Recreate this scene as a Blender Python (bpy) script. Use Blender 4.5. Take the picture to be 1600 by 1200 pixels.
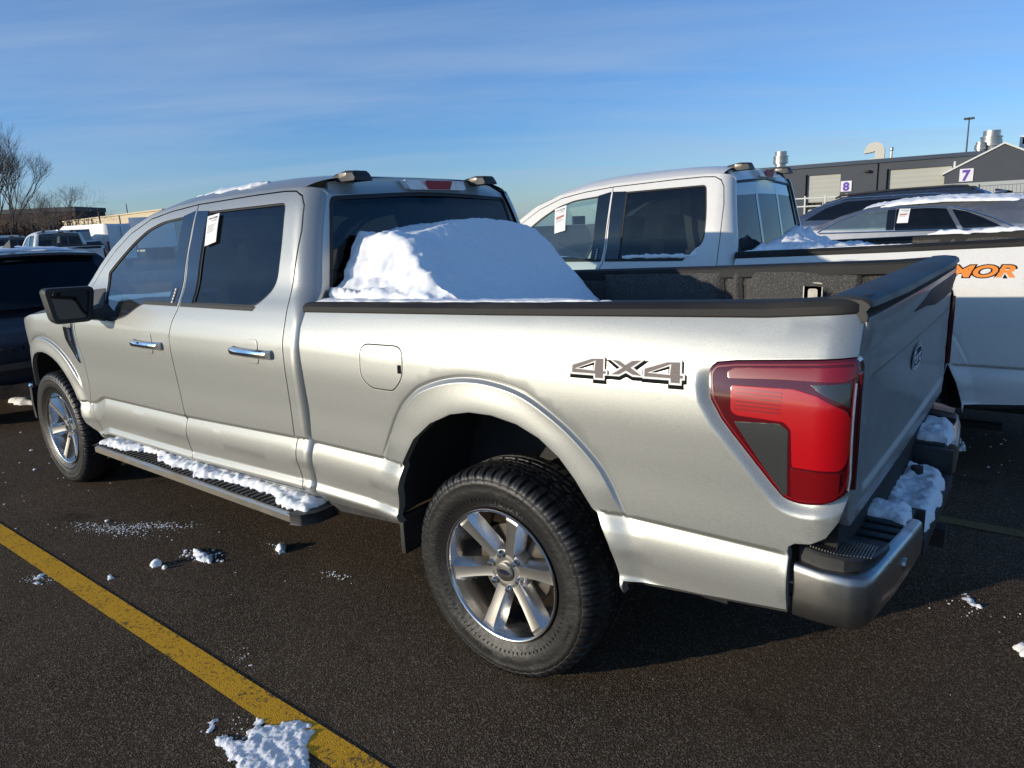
import bpy, bmesh, math, random
import numpy as np
from mathutils import Vector, Matrix, noise
from mathutils.geometry import delaunay_2d_cdt
PI = math.pi
rnd = random.Random(7)
scene = bpy.context.scene
for o in list(bpy.data.objects): bpy.data.objects.remove(o)
COL = scene.collection

# ------------------------------------------------------------------ camera, sky, sun
cam = bpy.data.cameras.new('camera'); camo = bpy.data.objects.new('camera', cam); COL.objects.link(camo)
CY, CP, CR = math.radians(51.780), math.radians(12.590), math.radians(-2.639)
cF = Vector((math.cos(CY)*math.cos(CP), -math.sin(CY)*math.cos(CP), -math.sin(CP)))
cR0 = cF.cross(Vector((0, 0, 1))).normalized(); cU0 = cR0.cross(cF)
cR = cR0*math.cos(CR) + cU0*math.sin(CR); cU = -cR0*math.sin(CR) + cU0*math.cos(CR)
CAM = Vector((-1.537, 2.785, 1.660))
camo.matrix_world = Matrix(((cR.x, cU.x, -cF.x, CAM.x), (cR.y, cU.y, -cF.y, CAM.y), (cR.z, cU.z, -cF.z, CAM.z), (0, 0, 0, 1)))
cam.sensor_width = 36; cam.lens = 1096.6/1600*36; cam.clip_start = .05; cam.clip_end = 5000
scene.camera = camo
SUN_EL, SUN_AZ = math.radians(11.0), math.radians(31.0)       # azimuth from +Y towards +X
sdir = Vector((math.sin(SUN_AZ)*math.cos(SUN_EL), math.cos(SUN_AZ)*math.cos(SUN_EL), math.sin(SUN_EL)))
sl = bpy.data.lights.new('sun', 'SUN'); sl.energy = 3.6; sl.angle = math.radians(.5); sl.color = (1, .885, .71)
so = bpy.data.objects.new('sun', sl); COL.objects.link(so); so.rotation_euler = sdir.to_track_quat('Z', 'Y').to_euler()
w = bpy.data.worlds.new('World'); scene.world = w; w.use_nodes = True
nt = w.node_tree; nt.nodes.clear()
def N(nt, t, **k):
    n = nt.nodes.new(t)
    for a, b in k.items():
        if a == 'i':
            for q, v in b.items(): n.inputs[q].default_value = v
        else: setattr(n, a, b)
    return n
def L(nt, a, b): nt.links.new(a, b)
sky = N(nt, 'ShaderNodeTexSky', sky_type='NISHITA', sun_disc=False, sun_elevation=SUN_EL, sun_rotation=SUN_AZ, air_density=1.0, dust_density=.6, ozone_density=1.6)
tc = N(nt, 'ShaderNodeTexCoord')
# thin stretched clouds: noise over the direction projected on a high flat layer
sx = N(nt, 'ShaderNodeSeparateXYZ'); L(nt, tc.outputs['Generated'], sx.inputs[0])
zz = N(nt, 'ShaderNodeMath', operation='MAXIMUM', i={1: .0}); L(nt, sx.outputs[2], zz.inputs[0])
za = N(nt, 'ShaderNodeMath', operation='ADD', i={1: .10}); L(nt, zz.outputs[0], za.inputs[0])
dv = N(nt, 'ShaderNodeVectorMath', operation='DIVIDE'); cb = N(nt, 'ShaderNodeCombineXYZ')
L(nt, za.outputs[0], cb.inputs[0]); L(nt, za.outputs[0], cb.inputs[1]); cb.inputs[2].default_value = 1
L(nt, tc.outputs['Generated'], dv.inputs[0]); L(nt, cb.outputs[0], dv.inputs[1])
mp = N(nt, 'ShaderNodeMapping', vector_type='TEXTURE'); mp.inputs['Rotation'].default_value = (0, 0, math.radians(36)); mp.inputs['Scale'].default_value = (4.2, 1.15, 1)
L(nt, dv.outputs[0], mp.inputs[0])
nz = N(nt, 'ShaderNodeTexNoise', i={'Scale': 1.3, 'Detail': 6, 'Roughness': .55, 'Distortion': .4}); L(nt, mp.outputs[0], nz.inputs['Vector'])
cr = N(nt, 'ShaderNodeValToRGB'); cr.color_ramp.elements[0].position = .40; cr.color_ramp.elements[1].position = .70
cr.color_ramp.elements[0].color = (0, 0, 0, 1); cr.color_ramp.elements[1].color = (.50, .50, .50, 1)
L(nt, nz.outputs['Fac'], cr.inputs[0])
tint = N(nt, 'ShaderNodeMix', data_type='RGBA', blend_type='MULTIPLY', i={0: 1.0})
tr = N(nt, 'ShaderNodeValToRGB'); L(nt, sx.outputs[2], tr.inputs[0]); e_ = tr.color_ramp.elements
e_[0].position = 0; e_[0].color = (.47, .62, 1.0, 1); e_[1].position = .5; e_[1].color = (.15, .44, .78, 1)
q_ = e_.new(.12); q_.color = (.32, .53, .92, 1)
tm = N(nt, 'ShaderNodeVectorMath', operation='SCALE', i={'Scale': 2.1}); L(nt, tr.outputs[0], tm.inputs[0]); L(nt, tm.outputs[0], tint.inputs[7])
L(nt, sky.outputs[0], tint.inputs[6])
mx = N(nt, 'ShaderNodeMix', data_type='RGBA'); L(nt, cr.outputs[0], mx.inputs[0]); L(nt, tint.outputs[2], mx.inputs[6]); mx.inputs[7].default_value = (3.6, 4.8, 6.5, 1)
bg = N(nt, 'ShaderNodeBackground', i={1: .098}); L(nt, mx.outputs[2], bg.inputs[0])
wo = N(nt, 'ShaderNodeOutputWorld'); L(nt, bg.outputs[0], wo.inputs[0])
vs = scene.view_settings; vs.view_transform = 'Standard'; vs.look = 'None'; vs.gamma = 1; vs.use_curve_mapping = False; vs.exposure = 0.12
scene.cycles.max_bounces = 8; scene.cycles.transparent_max_bounces = 16

# ------------------------------------------------------------------ materials
MT = {}
def mat(name, col=(.5, .5, .5), rough=.5, metal=0, coat=0, spec=.5, bump=None, var=None, trans=0, flake=False, emis=None):
    m = bpy.data.materials.new(name); m.use_nodes = True; nt = m.node_tree; b = nt.nodes['Principled BSDF']
    b.inputs['Base Color'].default_value = (*col, 1); b.inputs['Roughness'].default_value = rough
    b.inputs['Metallic'].default_value = metal; b.inputs['Coat Weight'].default_value = coat; b.inputs['Coat Roughness'].default_value = .06
    b.inputs['Specular IOR Level'].default_value = spec; b.inputs['Transmission Weight'].default_value = trans
    if emis: b.inputs['Emission Color'].default_value = (*emis[0], 1); b.inputs['Emission Strength'].default_value = emis[1]
    tc = N(nt, 'ShaderNodeTexCoord')
    if var:      # (scale, other colour, low, high[, stretch])
        n = N(nt, 'ShaderNodeTexNoise', i={'Scale': var[0], 'Detail': 8, 'Roughness': .6}); src = tc.outputs['Object']
        if len(var) > 4:
            mp = N(nt, 'ShaderNodeMapping'); mp.inputs['Scale'].default_value = var[4]; L(nt, src, mp.inputs[0]); src = mp.outputs[0]
        L(nt, src, n.inputs['Vector'])
        mr = N(nt, 'ShaderNodeMapRange', i={1: var[2], 2: var[3]}); L(nt, n.outputs['Fac'], mr.inputs[0])
        x = N(nt, 'ShaderNodeMix', data_type='RGBA'); x.inputs[6].default_value = (*col, 1); x.inputs[7].default_value = (*var[1], 1)
        L(nt, mr.outputs[0], x.inputs[0]); L(nt, x.outputs[2], b.inputs['Base Color'])
        rr = N(nt, 'ShaderNodeMapRange', i={1: var[2], 2: var[3], 3: rough, 4: min(1, rough+.15)}); L(nt, n.outputs['Fac'], rr.inputs[0]); L(nt, rr.outputs[0], b.inputs['Roughness'])
    if bump:     # (scale, strength, distance)
        n = N(nt, 'ShaderNodeTexNoise', i={'Scale': bump[0], 'Detail': 5, 'Roughness': .6}); L(nt, tc.outputs['Object'], n.inputs['Vector'])
        bp = N(nt, 'ShaderNodeBump', i={'Strength': bump[1], 'Distance': bump[2]}); L(nt, n.outputs['Fac'], bp.inputs['Height']); L(nt, bp.outputs[0], b.inputs['Normal'])
    MT[name] = m
    return m
def paint(name, col, metal, rough, dust=.2, dcol=(.42, .40, .37), peel=.0005, salt=0):
    m = mat(name, col, rough, metal, coat=.4); nt = m.node_tree; b = nt.nodes['Principled BSDF']
    b.inputs['Coat Roughness'].default_value = .10
    tc = N(nt, 'ShaderNodeTexCoord')
    n1 = N(nt, 'ShaderNodeTexNoise', i={'Scale': 3.0, 'Detail': 9, 'Roughness': .65}); L(nt, tc.outputs['Object'], n1.inputs['Vector'])
    n2 = N(nt, 'ShaderNodeTexNoise', i={'Scale': 260, 'Detail': 2}); L(nt, tc.outputs['Object'], n2.inputs['Vector'])
    mpz = N(nt, 'ShaderNodeMapping'); mpz.inputs['Scale'].default_value = (7, 7, 7); L(nt, tc.outputs['Object'], mpz.inputs[0])
    n3 = N(nt, 'ShaderNodeTexNoise', i={'Scale': 2.0, 'Detail': 5, 'Roughness': .6}); L(nt, mpz.outputs[0], n3.inputs['Vector'])
    a = N(nt, 'ShaderNodeMath', operation='ADD'); L(nt, n1.outputs[0], a.inputs[0]); L(nt, n3.outputs[0], a.inputs[1])
    mr = N(nt, 'ShaderNodeMapRange', i={1: .98, 2: 1.35, 3: .02, 4: dust}); L(nt, a.outputs[0], mr.inputs[0])
    x = N(nt, 'ShaderNodeMix', data_type='RGBA'); x.inputs[6].default_value = (*col, 1); x.inputs[7].default_value = (*dcol, 1); L(nt, mr.outputs[0], x.inputs[0])
    fl = N(nt, 'ShaderNodeMapRange', i={1: .3, 2: .7, 3: .9, 4: 1.08}); L(nt, n2.outputs[0], fl.inputs[0])
    y = N(nt, 'ShaderNodeVectorMath', operation='SCALE'); L(nt, x.outputs[2], y.inputs[0]); L(nt, fl.outputs[0], y.inputs['Scale'])
    last = y.outputs[0]
    if salt:      # dried road salt film low on the body
        sz = N(nt, 'ShaderNodeSeparateXYZ'); L(nt, tc.outputs['Object'], sz.inputs[0]); zr = N(nt, 'ShaderNodeMapRange', i={1: .40, 2: .86, 3: 1, 4: 0}); L(nt, sz.outputs[2], zr.inputs[0])
        n4 = N(nt, 'ShaderNodeTexNoise', i={'Scale': 9, 'Detail': 10, 'Roughness': .75}); L(nt, tc.outputs['Object'], n4.inputs['Vector']); nr = N(nt, 'ShaderNodeMapRange', i={1: .38, 2: .68, 3: 0, 4: salt}); L(nt, n4.outputs[0], nr.inputs[0])
        sm_ = N(nt, 'ShaderNodeMath', operation='MULTIPLY'); L(nt, zr.outputs[0], sm_.inputs[0]); L(nt, nr.outputs[0], sm_.inputs[1])
        xs_ = N(nt, 'ShaderNodeMix', data_type='RGBA'); xs_.inputs[7].default_value = (.36, .34, .30, 1); L(nt, sm_.outputs[0], xs_.inputs[0]); L(nt, last, xs_.inputs[6]); last = xs_.outputs[2]
    L(nt, last, b.inputs['Base Color'])
    dm = N(nt, 'ShaderNodeMapRange', i={1: .04, 2: max(dust, .05), 3: metal, 4: metal*.8}); L(nt, mr.outputs[0], dm.inputs[0]); L(nt, dm.outputs[0], b.inputs['Metallic'])
    r2 = N(nt, 'ShaderNodeMapRange', i={1: .04, 2: max(dust, .05), 3: rough, 4: rough+.05}); L(nt, mr.outputs[0], r2.inputs[0]); L(nt, r2.outputs[0], b.inputs['Roughness'])
    bp = N(nt, 'ShaderNodeBump', i={'Strength': .25, 'Distance': peel}); L(nt, n2.outputs[0], bp.inputs['Height']); L(nt, bp.outputs[0], b.inputs['Normal'])
    return m
def glass(name, tint, refl=1.0, rough=.02, f0=.06, dirt=.0):
    m = bpy.data.materials.new(name); m.use_nodes = True; nt = m.node_tree; nt.nodes.clear()
    t = N(nt, 'ShaderNodeBsdfTransparent', i={0: (*tint, 1)}); g = N(nt, 'ShaderNodeBsdfGlossy', i={0: (refl, refl, refl, 1), 'Roughness': rough})
    gb_ = N(nt, 'ShaderNodeNewGeometry'); io = N(nt, 'ShaderNodeMath', operation='MULTIPLY_ADD', i={1: -.862, 2: 1.52}); L(nt, gb_.outputs['Backfacing'], io.inputs[0]); fr = N(nt, 'ShaderNodeFresnel'); L(nt, io.outputs[0], fr.inputs[0]); ad = N(nt, 'ShaderNodeMath', operation='ADD', use_clamp=True, i={1: f0}); L(nt, fr.outputs[0], ad.inputs[0])
    mx = N(nt, 'ShaderNodeMixShader'); L(nt, ad.outputs[0], mx.inputs[0]); L(nt, t.outputs[0], mx.inputs[1]); L(nt, g.outputs[0], mx.inputs[2])
    out = N(nt, 'ShaderNodeOutputMaterial'); last = mx.outputs[0]
    if dirt:
        tc = N(nt, 'ShaderNodeTexCoord'); n = N(nt, 'ShaderNodeTexNoise', i={'Scale': 7, 'Detail': 8, 'Roughness': .7}); L(nt, tc.outputs['Object'], n.inputs['Vector'])
        mr = N(nt, 'ShaderNodeMapRange', i={1: .4, 2: .8, 3: dirt*.3, 4: dirt}); L(nt, n.outputs[0], mr.inputs[0])
        d = N(nt, 'ShaderNodeBsdfDiffuse', i={0: (.35, .34, .32, 1)}); m2 = N(nt, 'ShaderNodeMixShader'); L(nt, mr.outputs[0], m2.inputs[0]); L(nt, last, m2.inputs[1]); L(nt, d.outputs[0], m2.inputs[2]); last = m2.outputs[0]
    L(nt, last, out.inputs[0]); MT[name] = m
    return m
paint('silver', (.392, .402, .385), .58, .40, .0, salt=.34)
paint('silver_frosted', (.36, .365, .36), .45, .5, .5, (.48, .49, .50))
paint('white_paint', (.77, .75, .71), .0, .32, .12, (.50, .48, .45))
paint('navy_paint', (.018, .022, .035), .3, .3, .25, (.10, .10, .11))
paint('grey_paint', (.22, .23, .25), .7, .34, .25, (.35, .34, .33))
paint('blue_paint', (.06, .085, .14), .6, .3, .15, (.2, .2, .22))
mat('black_plastic', (.018, .018, .019), .52, bump=(300, .25, .001), var=(6, (.05, .048, .045), .45, .75))
mat('black_gloss', (.006, .006, .008), .08, coat=1)
mat('rubber_trim', (.012, .012, .012), .6)
mat('gap_dark', (.004, .004, .004), .9, spec=.1)
mat('chassis', (.014, .013, .012), .8, bump=(40, .3, .01))
mat('liner_arch', (.022, .022, .023), .75, bump=(60, .3, .004), var=(5, (.05, .048, .045), .5, .8))
mat('bedliner', (.040, .039, .036), .55, bump=(170, 1, .006), var=(240, (.22, .205, .18), .52, .64))
mat('rail_cap', (.017, .0165, .016), .62, spec=.3, bump=(180, .3, .001), var=(4, (.045, .042, .038), .45, .8))
mat('chrome', (.86, .87, .88), .06, 1)
mat('bumper_steel', (.42, .42, .41), .30, 1, var=(6, (.20, .19, .18), .45, .72), bump=(30, .12, .002))
mat('step_metal', (.46, .45, .42), .36, 1, var=(5, (.24, .21, .17), .4, .62, (1, 3, 3)))
mat('rim_dark', (.44, .43, .41), .36, .9, coat=.3)
mat('rim_bright', (.74, .73, .71), .24, 1)
mat('rim_barrel', (.62, .61, .60), .24, 1, var=(9, (.80, .79, .76), .55, .7))
mat('lug_metal', (.55, .52, .48), .18, 1)
mat('rotor', (.22, .19, .16), .4, .9)
mat('tyre', (.013, .0128, .0125), .46, bump=(48, .7, .004), var=(9, (.035, .033, .030), .52, .8))
mat('oval_blue', (.004, .012, .06), .5, spec=.1)
mat('lens_dark_red', (.085, .002, .006), .12, coat=.5, bump=(400, .08, .0006))
mat('lens_bar_red', (.21, .006, .012), .25, coat=.4, bump=(300, .2, .0006))
mat('lens_third', (.38, .006, .012), .5)
mat('lens_red', (.43, .003, .008), .22, coat=.5, bump=(300, .2, .0006))
mat('lens_deep_red', (.17, .002, .005), .15, coat=1)
mat('lens_smoke', (.055, .058, .058), .22, .3, coat=1, bump=(160, .4, .0012))
mat('lens_clear', (.90, .84, .80), .35, coat=.3, bump=(90, .6, .002), var=(14, (.85, .50, .30), .55, .75))
mat('lens_amber', (.26, .20, .14), .35, coat=.5)
mat('paper', (.85, .84, .82), .6)
mat('ink', (.03, .03, .03), .6)
mat('ink_red', (.55, .08, .06), .6)
mat('decal_grey', (.17, .14, .13), .6, .0, spec=.15, bump=(500, .3, .0004), var=(400, (.26, .22, .20), .4, .6))
mat('decal_white', (.80, .79, .76), .5, spec=.2)
mat('decal_black', (.012, .012, .013), .7, spec=.04)
mat('decal_orange', (.85, .25, .02), .4)
mat('interior_dark', (.06, .06, .062), .7, bump=(90, .3, .002))
mat('seat_cloth', (.07, .07, .075), .85, bump=(200, .3, .001))
mat('headliner', (.32, .33, .32), .9)
mat('concrete', (.42, .40, .36), .85, bump=(20, .3, .01))
glass('glass_clear', (.85, .98, .96), f0=.05, dirt=.10)
glass('glass_privacy', (.05, .056, .062), .8, f0=.02, dirt=.02)
glass('glass_rear', (.03, .033, .038), .8, f0=.0, dirt=.012)
glass('glass_shield', (.82, .93, .92), f0=.02, dirt=.05)
glass('mirror_glass', (.01, .012, .014), .22, f0=.35)
def snow_mat(name, a=(.93, .94, .96), sc=1.0):
    m = bpy.data.materials.new(name); m.use_nodes = True; nt = m.node_tree; b = nt.nodes['Principled BSDF']
    b.inputs['Roughness'].default_value = .75; b.inputs['Specular IOR Level'].default_value = .3
    b.inputs['Subsurface Weight'].default_value = .25; b.inputs['Subsurface Scale'].default_value = .02; b.inputs['Subsurface Radius'].default_value = (.4, .6, 1)
    tc = N(nt, 'ShaderNodeTexCoord'); n = N(nt, 'ShaderNodeTexNoise', i={'Scale': 38*sc, 'Detail': 8, 'Roughness': .7}); L(nt, tc.outputs['Object'], n.inputs['Vector'])
    n2 = N(nt, 'ShaderNodeTexNoise', i={'Scale': 260*sc, 'Detail': 3}); L(nt, tc.outputs['Object'], n2.inputs['Vector'])
    mr = N(nt, 'ShaderNodeMapRange', i={1: .35, 2: .7}); L(nt, n.outputs[0], mr.inputs[0])
    x = N(nt, 'ShaderNodeMix', data_type='RGBA'); x.inputs[6].default_value = (*a, 1); x.inputs[7].default_value = (a[0]*.93, a[1]*.93, a[2]*.93, 1); L(nt, mr.outputs[0], x.inputs[0]); L(nt, x.outputs[2], b.inputs['Base Color'])
    b1 = N(nt, 'ShaderNodeBump', i={'Strength': .35, 'Distance': .01/sc}); L(nt, n.outputs[0], b1.inputs['Height'])
    b2 = N(nt, 'ShaderNodeBump', i={'Strength': .35, 'Distance': .003/sc}); L(nt, n2.outputs[0], b2.inputs['Height']); L(nt, b1.outputs[0], b2.inputs['Normal']); L(nt, b2.outputs[0], b.inputs['Normal'])
    MT[name] = m
snow_mat('snow'); snow_mat('snow_far', sc=.3)

# ------------------------------------------------------------------ object helpers
def tag(o, label=None, cat=None, group=None, kind=None):
    if label: o['label'] = label
    if cat: o['category'] = cat
    if group: o['group'] = group
    if kind: o['kind'] = kind
    return o
def empty(name, loc=(0, 0, 0), rz=0, label=None, cat=None, group=None):
    o = bpy.data.objects.new(name, None); COL.objects.link(o); o.location = loc; o.rotation_euler = (0, 0, rz); o.empty_display_size = .2
    return tag(o, label, cat, group)
def link(name, me, m, parent=None):
    o = bpy.data.objects.new(name, me); COL.objects.link(o)
    if m is not None:
        for q in (m if isinstance(m, (list, tuple)) else [m]): me.materials.append(MT[q] if isinstance(q, str) else q)
    if parent: o.parent = parent
    return o
def meshobj(name, V, F, m, parent=None, smooth=False, normals=None, midx=None):
    me = bpy.data.meshes.new(name); me.from_pydata([tuple(v) for v in V], [], F); me.update()
    if smooth:
        me.polygons.foreach_set('use_smooth', [True]*len(me.polygons))
    if midx: me.polygons.foreach_set('material_index', midx)
    if normals is not None:
        ln = []
        for p in me.polygons:
            for vi in p.vertices:
                n = normals[vi]; ln.append(tuple(n) if n is not None else tuple(p.normal))
        me.normals_split_custom_set(ln)
    return link(name, me, m, parent)
class MB:
    def __init__(s): s.V = []; s.F = []; s.M = []
    def add(s, V, F, mi=0):
        b = len(s.V); s.V += [tuple(v) for v in V]; s.F += [tuple(i+b for i in f) for f in F]; s.M += [mi]*len(F); return s
    def box(s, x0, x1, y0, y1, z0, z1, mi=0, M=None):
        V = [Vector(v) for v in ((x0, y0, z0), (x1, y0, z0), (x1, y1, z0), (x0, y1, z0), (x0, y0, z1), (x1, y0, z1), (x1, y1, z1), (x0, y1, z1))]
        if M is not None: V = [M @ v for v in V]
        return s.add(V, [(0, 3, 2, 1), (4, 5, 6, 7), (0, 1, 5, 4), (1, 2, 6, 5), (2, 3, 7, 6), (3, 0, 4, 7)], mi)
    def tube(s, pts, r, n=8, mi=0, cap=True, r1=None):
        pts = [Vector(p) for p in pts]; k = len(pts); V = []; F = []
        u = None
        for i, p in enumerate(pts):
            d = (pts[min(i+1, k-1)]-pts[max(i-1, 0)]).normalized()
            if u is None: u = d.cross(Vector((0, 0, 1)) if abs(d.z) < .9 else Vector((1, 0, 0))).normalized()
            else: u = (u-d*u.dot(d)).normalized()
            v = d.cross(u); rr = r if r1 is None else r+(r1-r)*i/(k-1)
            V += [p+u*rr*math.cos(2*PI*j/n)+v*rr*math.sin(2*PI*j/n) for j in range(n)]
        for i in range(k-1):
            for j in range(n): F.append((i*n+j, i*n+(j+1) % n, (i+1)*n+(j+1) % n, (i+1)*n+j))
        if cap: F += [tuple(range(n))[::-1], tuple(range((k-1)*n, k*n))]
        return s.add(V, F, mi)
    def lathe(s, prof, n=32, mi=0, M=None, axis='Y', close=False):
        V = []; F = []; k = len(prof)
        for j in range(n):
            a = 2*PI*j/n
            for (r, h) in prof:
                v = Vector((r*math.cos(a), h, r*math.sin(a))) if axis == 'Y' else Vector((r*math.cos(a), r*math.sin(a), h))
                V.append(M @ v if M is not None else v)
        for j in range(n):
            for i in range(k-1): F.append((j*k+i, j*k+i+1, ((j+1) % n)*k+i+1, ((j+1) % n)*k+i))
        return s.add(V, F, mi)
    def build(s, name, m, parent=None, smooth=False, angle=None, bevel=0, fix=True):
        me = bpy.data.meshes.new(name); me.from_pydata(s.V, [], s.F); me.update()
        if bevel or fix:
            bm = bmesh.new(); bm.from_mesh(me)
            if s.M: 
                for f, mi in zip(bm.faces, s.M): f.material_index = mi
            bmesh.ops.remove_doubles(bm, verts=bm.verts, dist=1e-5)
            if bevel:
                ed = [e for e in bm.edges if len(e.link_faces) == 2 and e.calc_face_angle(0) > .5]
                bmesh.ops.bevel(bm, geom=ed, offset=bevel, segments=2, affect='EDGES', profile=.7, clamp_overlap=True)
            bmesh.ops.recalc_face_normals(bm, faces=bm.faces)
            bm.to_mesh(me); bm.free()
        if smooth or bevel:
            me.polygons.foreach_set('use_smooth', [True]*len(me.polygons))
            me.set_sharp_from_angle(angle=angle if angle else math.radians(35))
        return link(name, me, m, parent)
def kids(o): return [c for c in bpy.data.objects if c.parent == o]
def copy_tree(o, parent=None, skip=()):
    c = o.copy(); COL.objects.link(c); c.parent = parent
    for ch in kids(o):
        if ch.name.split('.')[0] not in skip: copy_tree(ch, c, skip)
    return c
def ss(a, b, x):
    if a == b: return 0. if x < a else 1.
    t = min(1, max(0, (x-a)/(b-a))); return t*t*(3-2*t)
def resample(P, res, closed=True):
    out = []; n = len(P)
    for i in range(n if closed else n-1):
        a, b = P[i], P[(i+1) % n]; d = math.hypot(b[0]-a[0], b[1]-a[1]); k = max(1, int(round(d/res)))
        for j in range(k): out.append((a[0]+(b[0]-a[0])*j/k, a[1]+(b[1]-a[1])*j/k))
    if not closed: out.append(P[-1])
    return out
def chaikin(P, k=1, closed=True):
    for _ in range(k):
        Q = []; n = len(P)
        for i in range(n if closed else n-1):
            a, b = P[i], P[(i+1) % n]
            Q += [(a[0]*.75+b[0]*.25, a[1]*.75+b[1]*.25), (a[0]*.25+b[0]*.75, a[1]*.25+b[1]*.75)]
        P = Q if closed else [P[0]]+Q+[P[-1]]
    return P
def rpoly(P, r, k=5):
    """polygon with its corners rounded by radius r (number or list)"""
    out = []; n = len(P)
    for i in range(n):
        p = Vector(P[i]); a = Vector(P[i-1]); b = Vector(P[(i+1) % n]); ri = r[i] if isinstance(r, (list, tuple)) else r
        if ri <= 0: out.append(tuple(p)); continue
        da = (a-p); db = (b-p); d = min(ri, da.length*.49, db.length*.49); p0 = p+da.normalized()*d; p1 = p+db.normalized()*d
        for j in range(k+1):
            t = j/k; out.append(tuple(p0*(1-t)**2+p*2*t*(1-t)+p1*t*t))
    return out
def area(P): return .5*sum(P[i][0]*P[(i+1) % len(P)][1]-P[(i+1) % len(P)][0]*P[i][1] for i in range(len(P)))
def offset_poly(P, d):
    """inward offset (positive d shrinks)"""
    s = 1 if area(P) > 0 else -1; n = len(P); out = []
    for i in range(n):
        a, p, b = P[i-1], P[i], P[(i+1) % n]
        e1 = Vector((p[0]-a[0], p[1]-a[1])); e2 = Vector((b[0]-p[0], b[1]-p[1]))
        if e1.length < 1e-9 or e2.length < 1e-9: out.append(p); continue
        e1.normalize(); e2.normalize(); m = Vector((-(e1.y+e2.y), e1.x+e2.x))
        if m.length < 1e-6: m = Vector((-e1.y, e1.x))
        m.normalize(); c = max(.4, m.dot(Vector((-e1.y, e1.x))))
        out.append((p[0]+m.x*s*d/c, p[1]+m.y*s*d/c))
    return out
def inpoly(X, Z, P):
    X = np.asarray(X); Z = np.asarray(Z); c = np.zeros(X.shape, bool); n = len(P); j = n-1
    for i in range(n):
        xi, zi = P[i]; xj, zj = P[j]
        if zi != zj:
            m = ((zi > Z) != (zj > Z)) & (X < (xj-xi)*(Z-zi)/(zj-zi)+xi); c ^= m
        j = i
    return c
def segdist(X, Z, P, closed=True):
    X = np.asarray(X, float); Z = np.asarray(Z, float); D = np.full(X.shape, 1e9); n = len(P)
    for i in range(n if closed else n-1):
        a = P[i]; b = P[(i+1) % n]; dx, dz = b[0]-a[0], b[1]-a[1]; l = dx*dx+dz*dz
        t = np.clip(((X-a[0])*dx+(Z-a[1])*dz)/(l+1e-12), 0, 1); D = np.minimum(D, np.hypot(X-a[0]-t*dx, Z-a[1]-t*dz))
    return D
def boundary(F):
    E = {}
    for f in F:
        for i in range(len(f)):
            E[(f[i], f[(i+1) % len(f)])] = 1
    return [e for e in E if (e[1], e[0]) not in E]
def panel(name, outline, S, m, parent, holes=(), res=.03, side=1, off=0, ret=.015, edge=.004, extra=(), bres=None, smooth_n=True, frame=None, rnd_edge=True):
    """sheet over the side surface y = S(x,z); rounded rim and a return of depth ret. frame maps (a,b,h)->xyz for other planes"""
    bres = bres or res
    out = resample(outline, bres); hs = [resample(h, bres) for h in holes]; ex = list(extra)
    if edge and rnd_edge:
        ins = offset_poly(out, edge); ex.append(ins)
        for h in hs: ex.append(offset_poly(h, -edge))
    V2, F = cdt2(out, hs, res, [e+[e[0]] if e is ins_ else e for e in ex] if False else ex, edge)
    if frame is None: frame = lambda a, b, h: Vector((a, side*h, b))
    flip = (side > 0) if frame.__code__.co_argcount == 3 and frame.__name__ == '<lambda>' else True
    e = .0025
    def nrm(a, b):
        h0 = S(a, b); p = frame(a, b, h0); pa = frame(a+e, b, S(a+e, b)); pb = frame(a, b+e, S(a, b+e)); pa2 = frame(a-e, b, S(a-e, b)); pb2 = frame(a, b-e, S(a, b-e))
        n = (pa-pa2).cross(pb-pb2); n.normalize(); out_ = frame(a, b, h0+1)-p
        return n if n.dot(out_) > 0 else -n
    V = []; NN = []
    for a, b in V2:
        V.append(frame(a, b, S(a, b)+off)); NN.append(nrm(a, b))
    B = boundary(F)
    bn = {}
    for i, j in B:
        a, b = V2[i], V2[j]; d = Vector((b[1]-a[1], -(b[0]-a[0])))
        if d.length > 0: d.normalize()
        bn[i] = bn.get(i, Vector((0, 0)))+d; bn[j] = bn.get(j, Vector((0, 0)))+d
    if edge and rnd_edge:
        for i, d in bn.items():
            if d.length > 0: d = d.normalized()
            o = frame(V2[i][0]+d.x*.01, V2[i][1]+d.y*.01, 0)-frame(V2[i][0], V2[i][1], 0); o.normalize()
            NN[i] = (NN[i]+o*.12).normalized(); V[i] = V[i]-(frame(V2[i][0], V2[i][1], 1)-frame(V2[i][0], V2[i][1], 0))*edge*.25
    # orientation
    f0 = F[len(F)//2]; n = (V[f0[1]]-V[f0[0]]).cross(V[f0[2]]-V[f0[0]]); up = frame(*V2[f0[0]], 1)-frame(*V2[f0[0]], 0)
    fl = n.dot(up) < 0
    FF = [f[::-1] if fl else f for f in F]; nV = len(V)
    if ret:
        idx = {}
        for i in bn:
            idx[i] = len(V); h = S(*V2[i])+off-ret; V.append(frame(V2[i][0], V2[i][1], h)); NN.append(None)
        dup = {}
        for i in bn: dup[i] = len(V); V.append(V[i]); NN.append(None)
        for i, j in B:
            q = (dup[i], idx[i], idx[j], dup[j]); FF.append(q[::-1] if fl else q)
    return meshobj(name, V, FF, m, parent, smooth=True, normals=NN if smooth_n else None)
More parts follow.
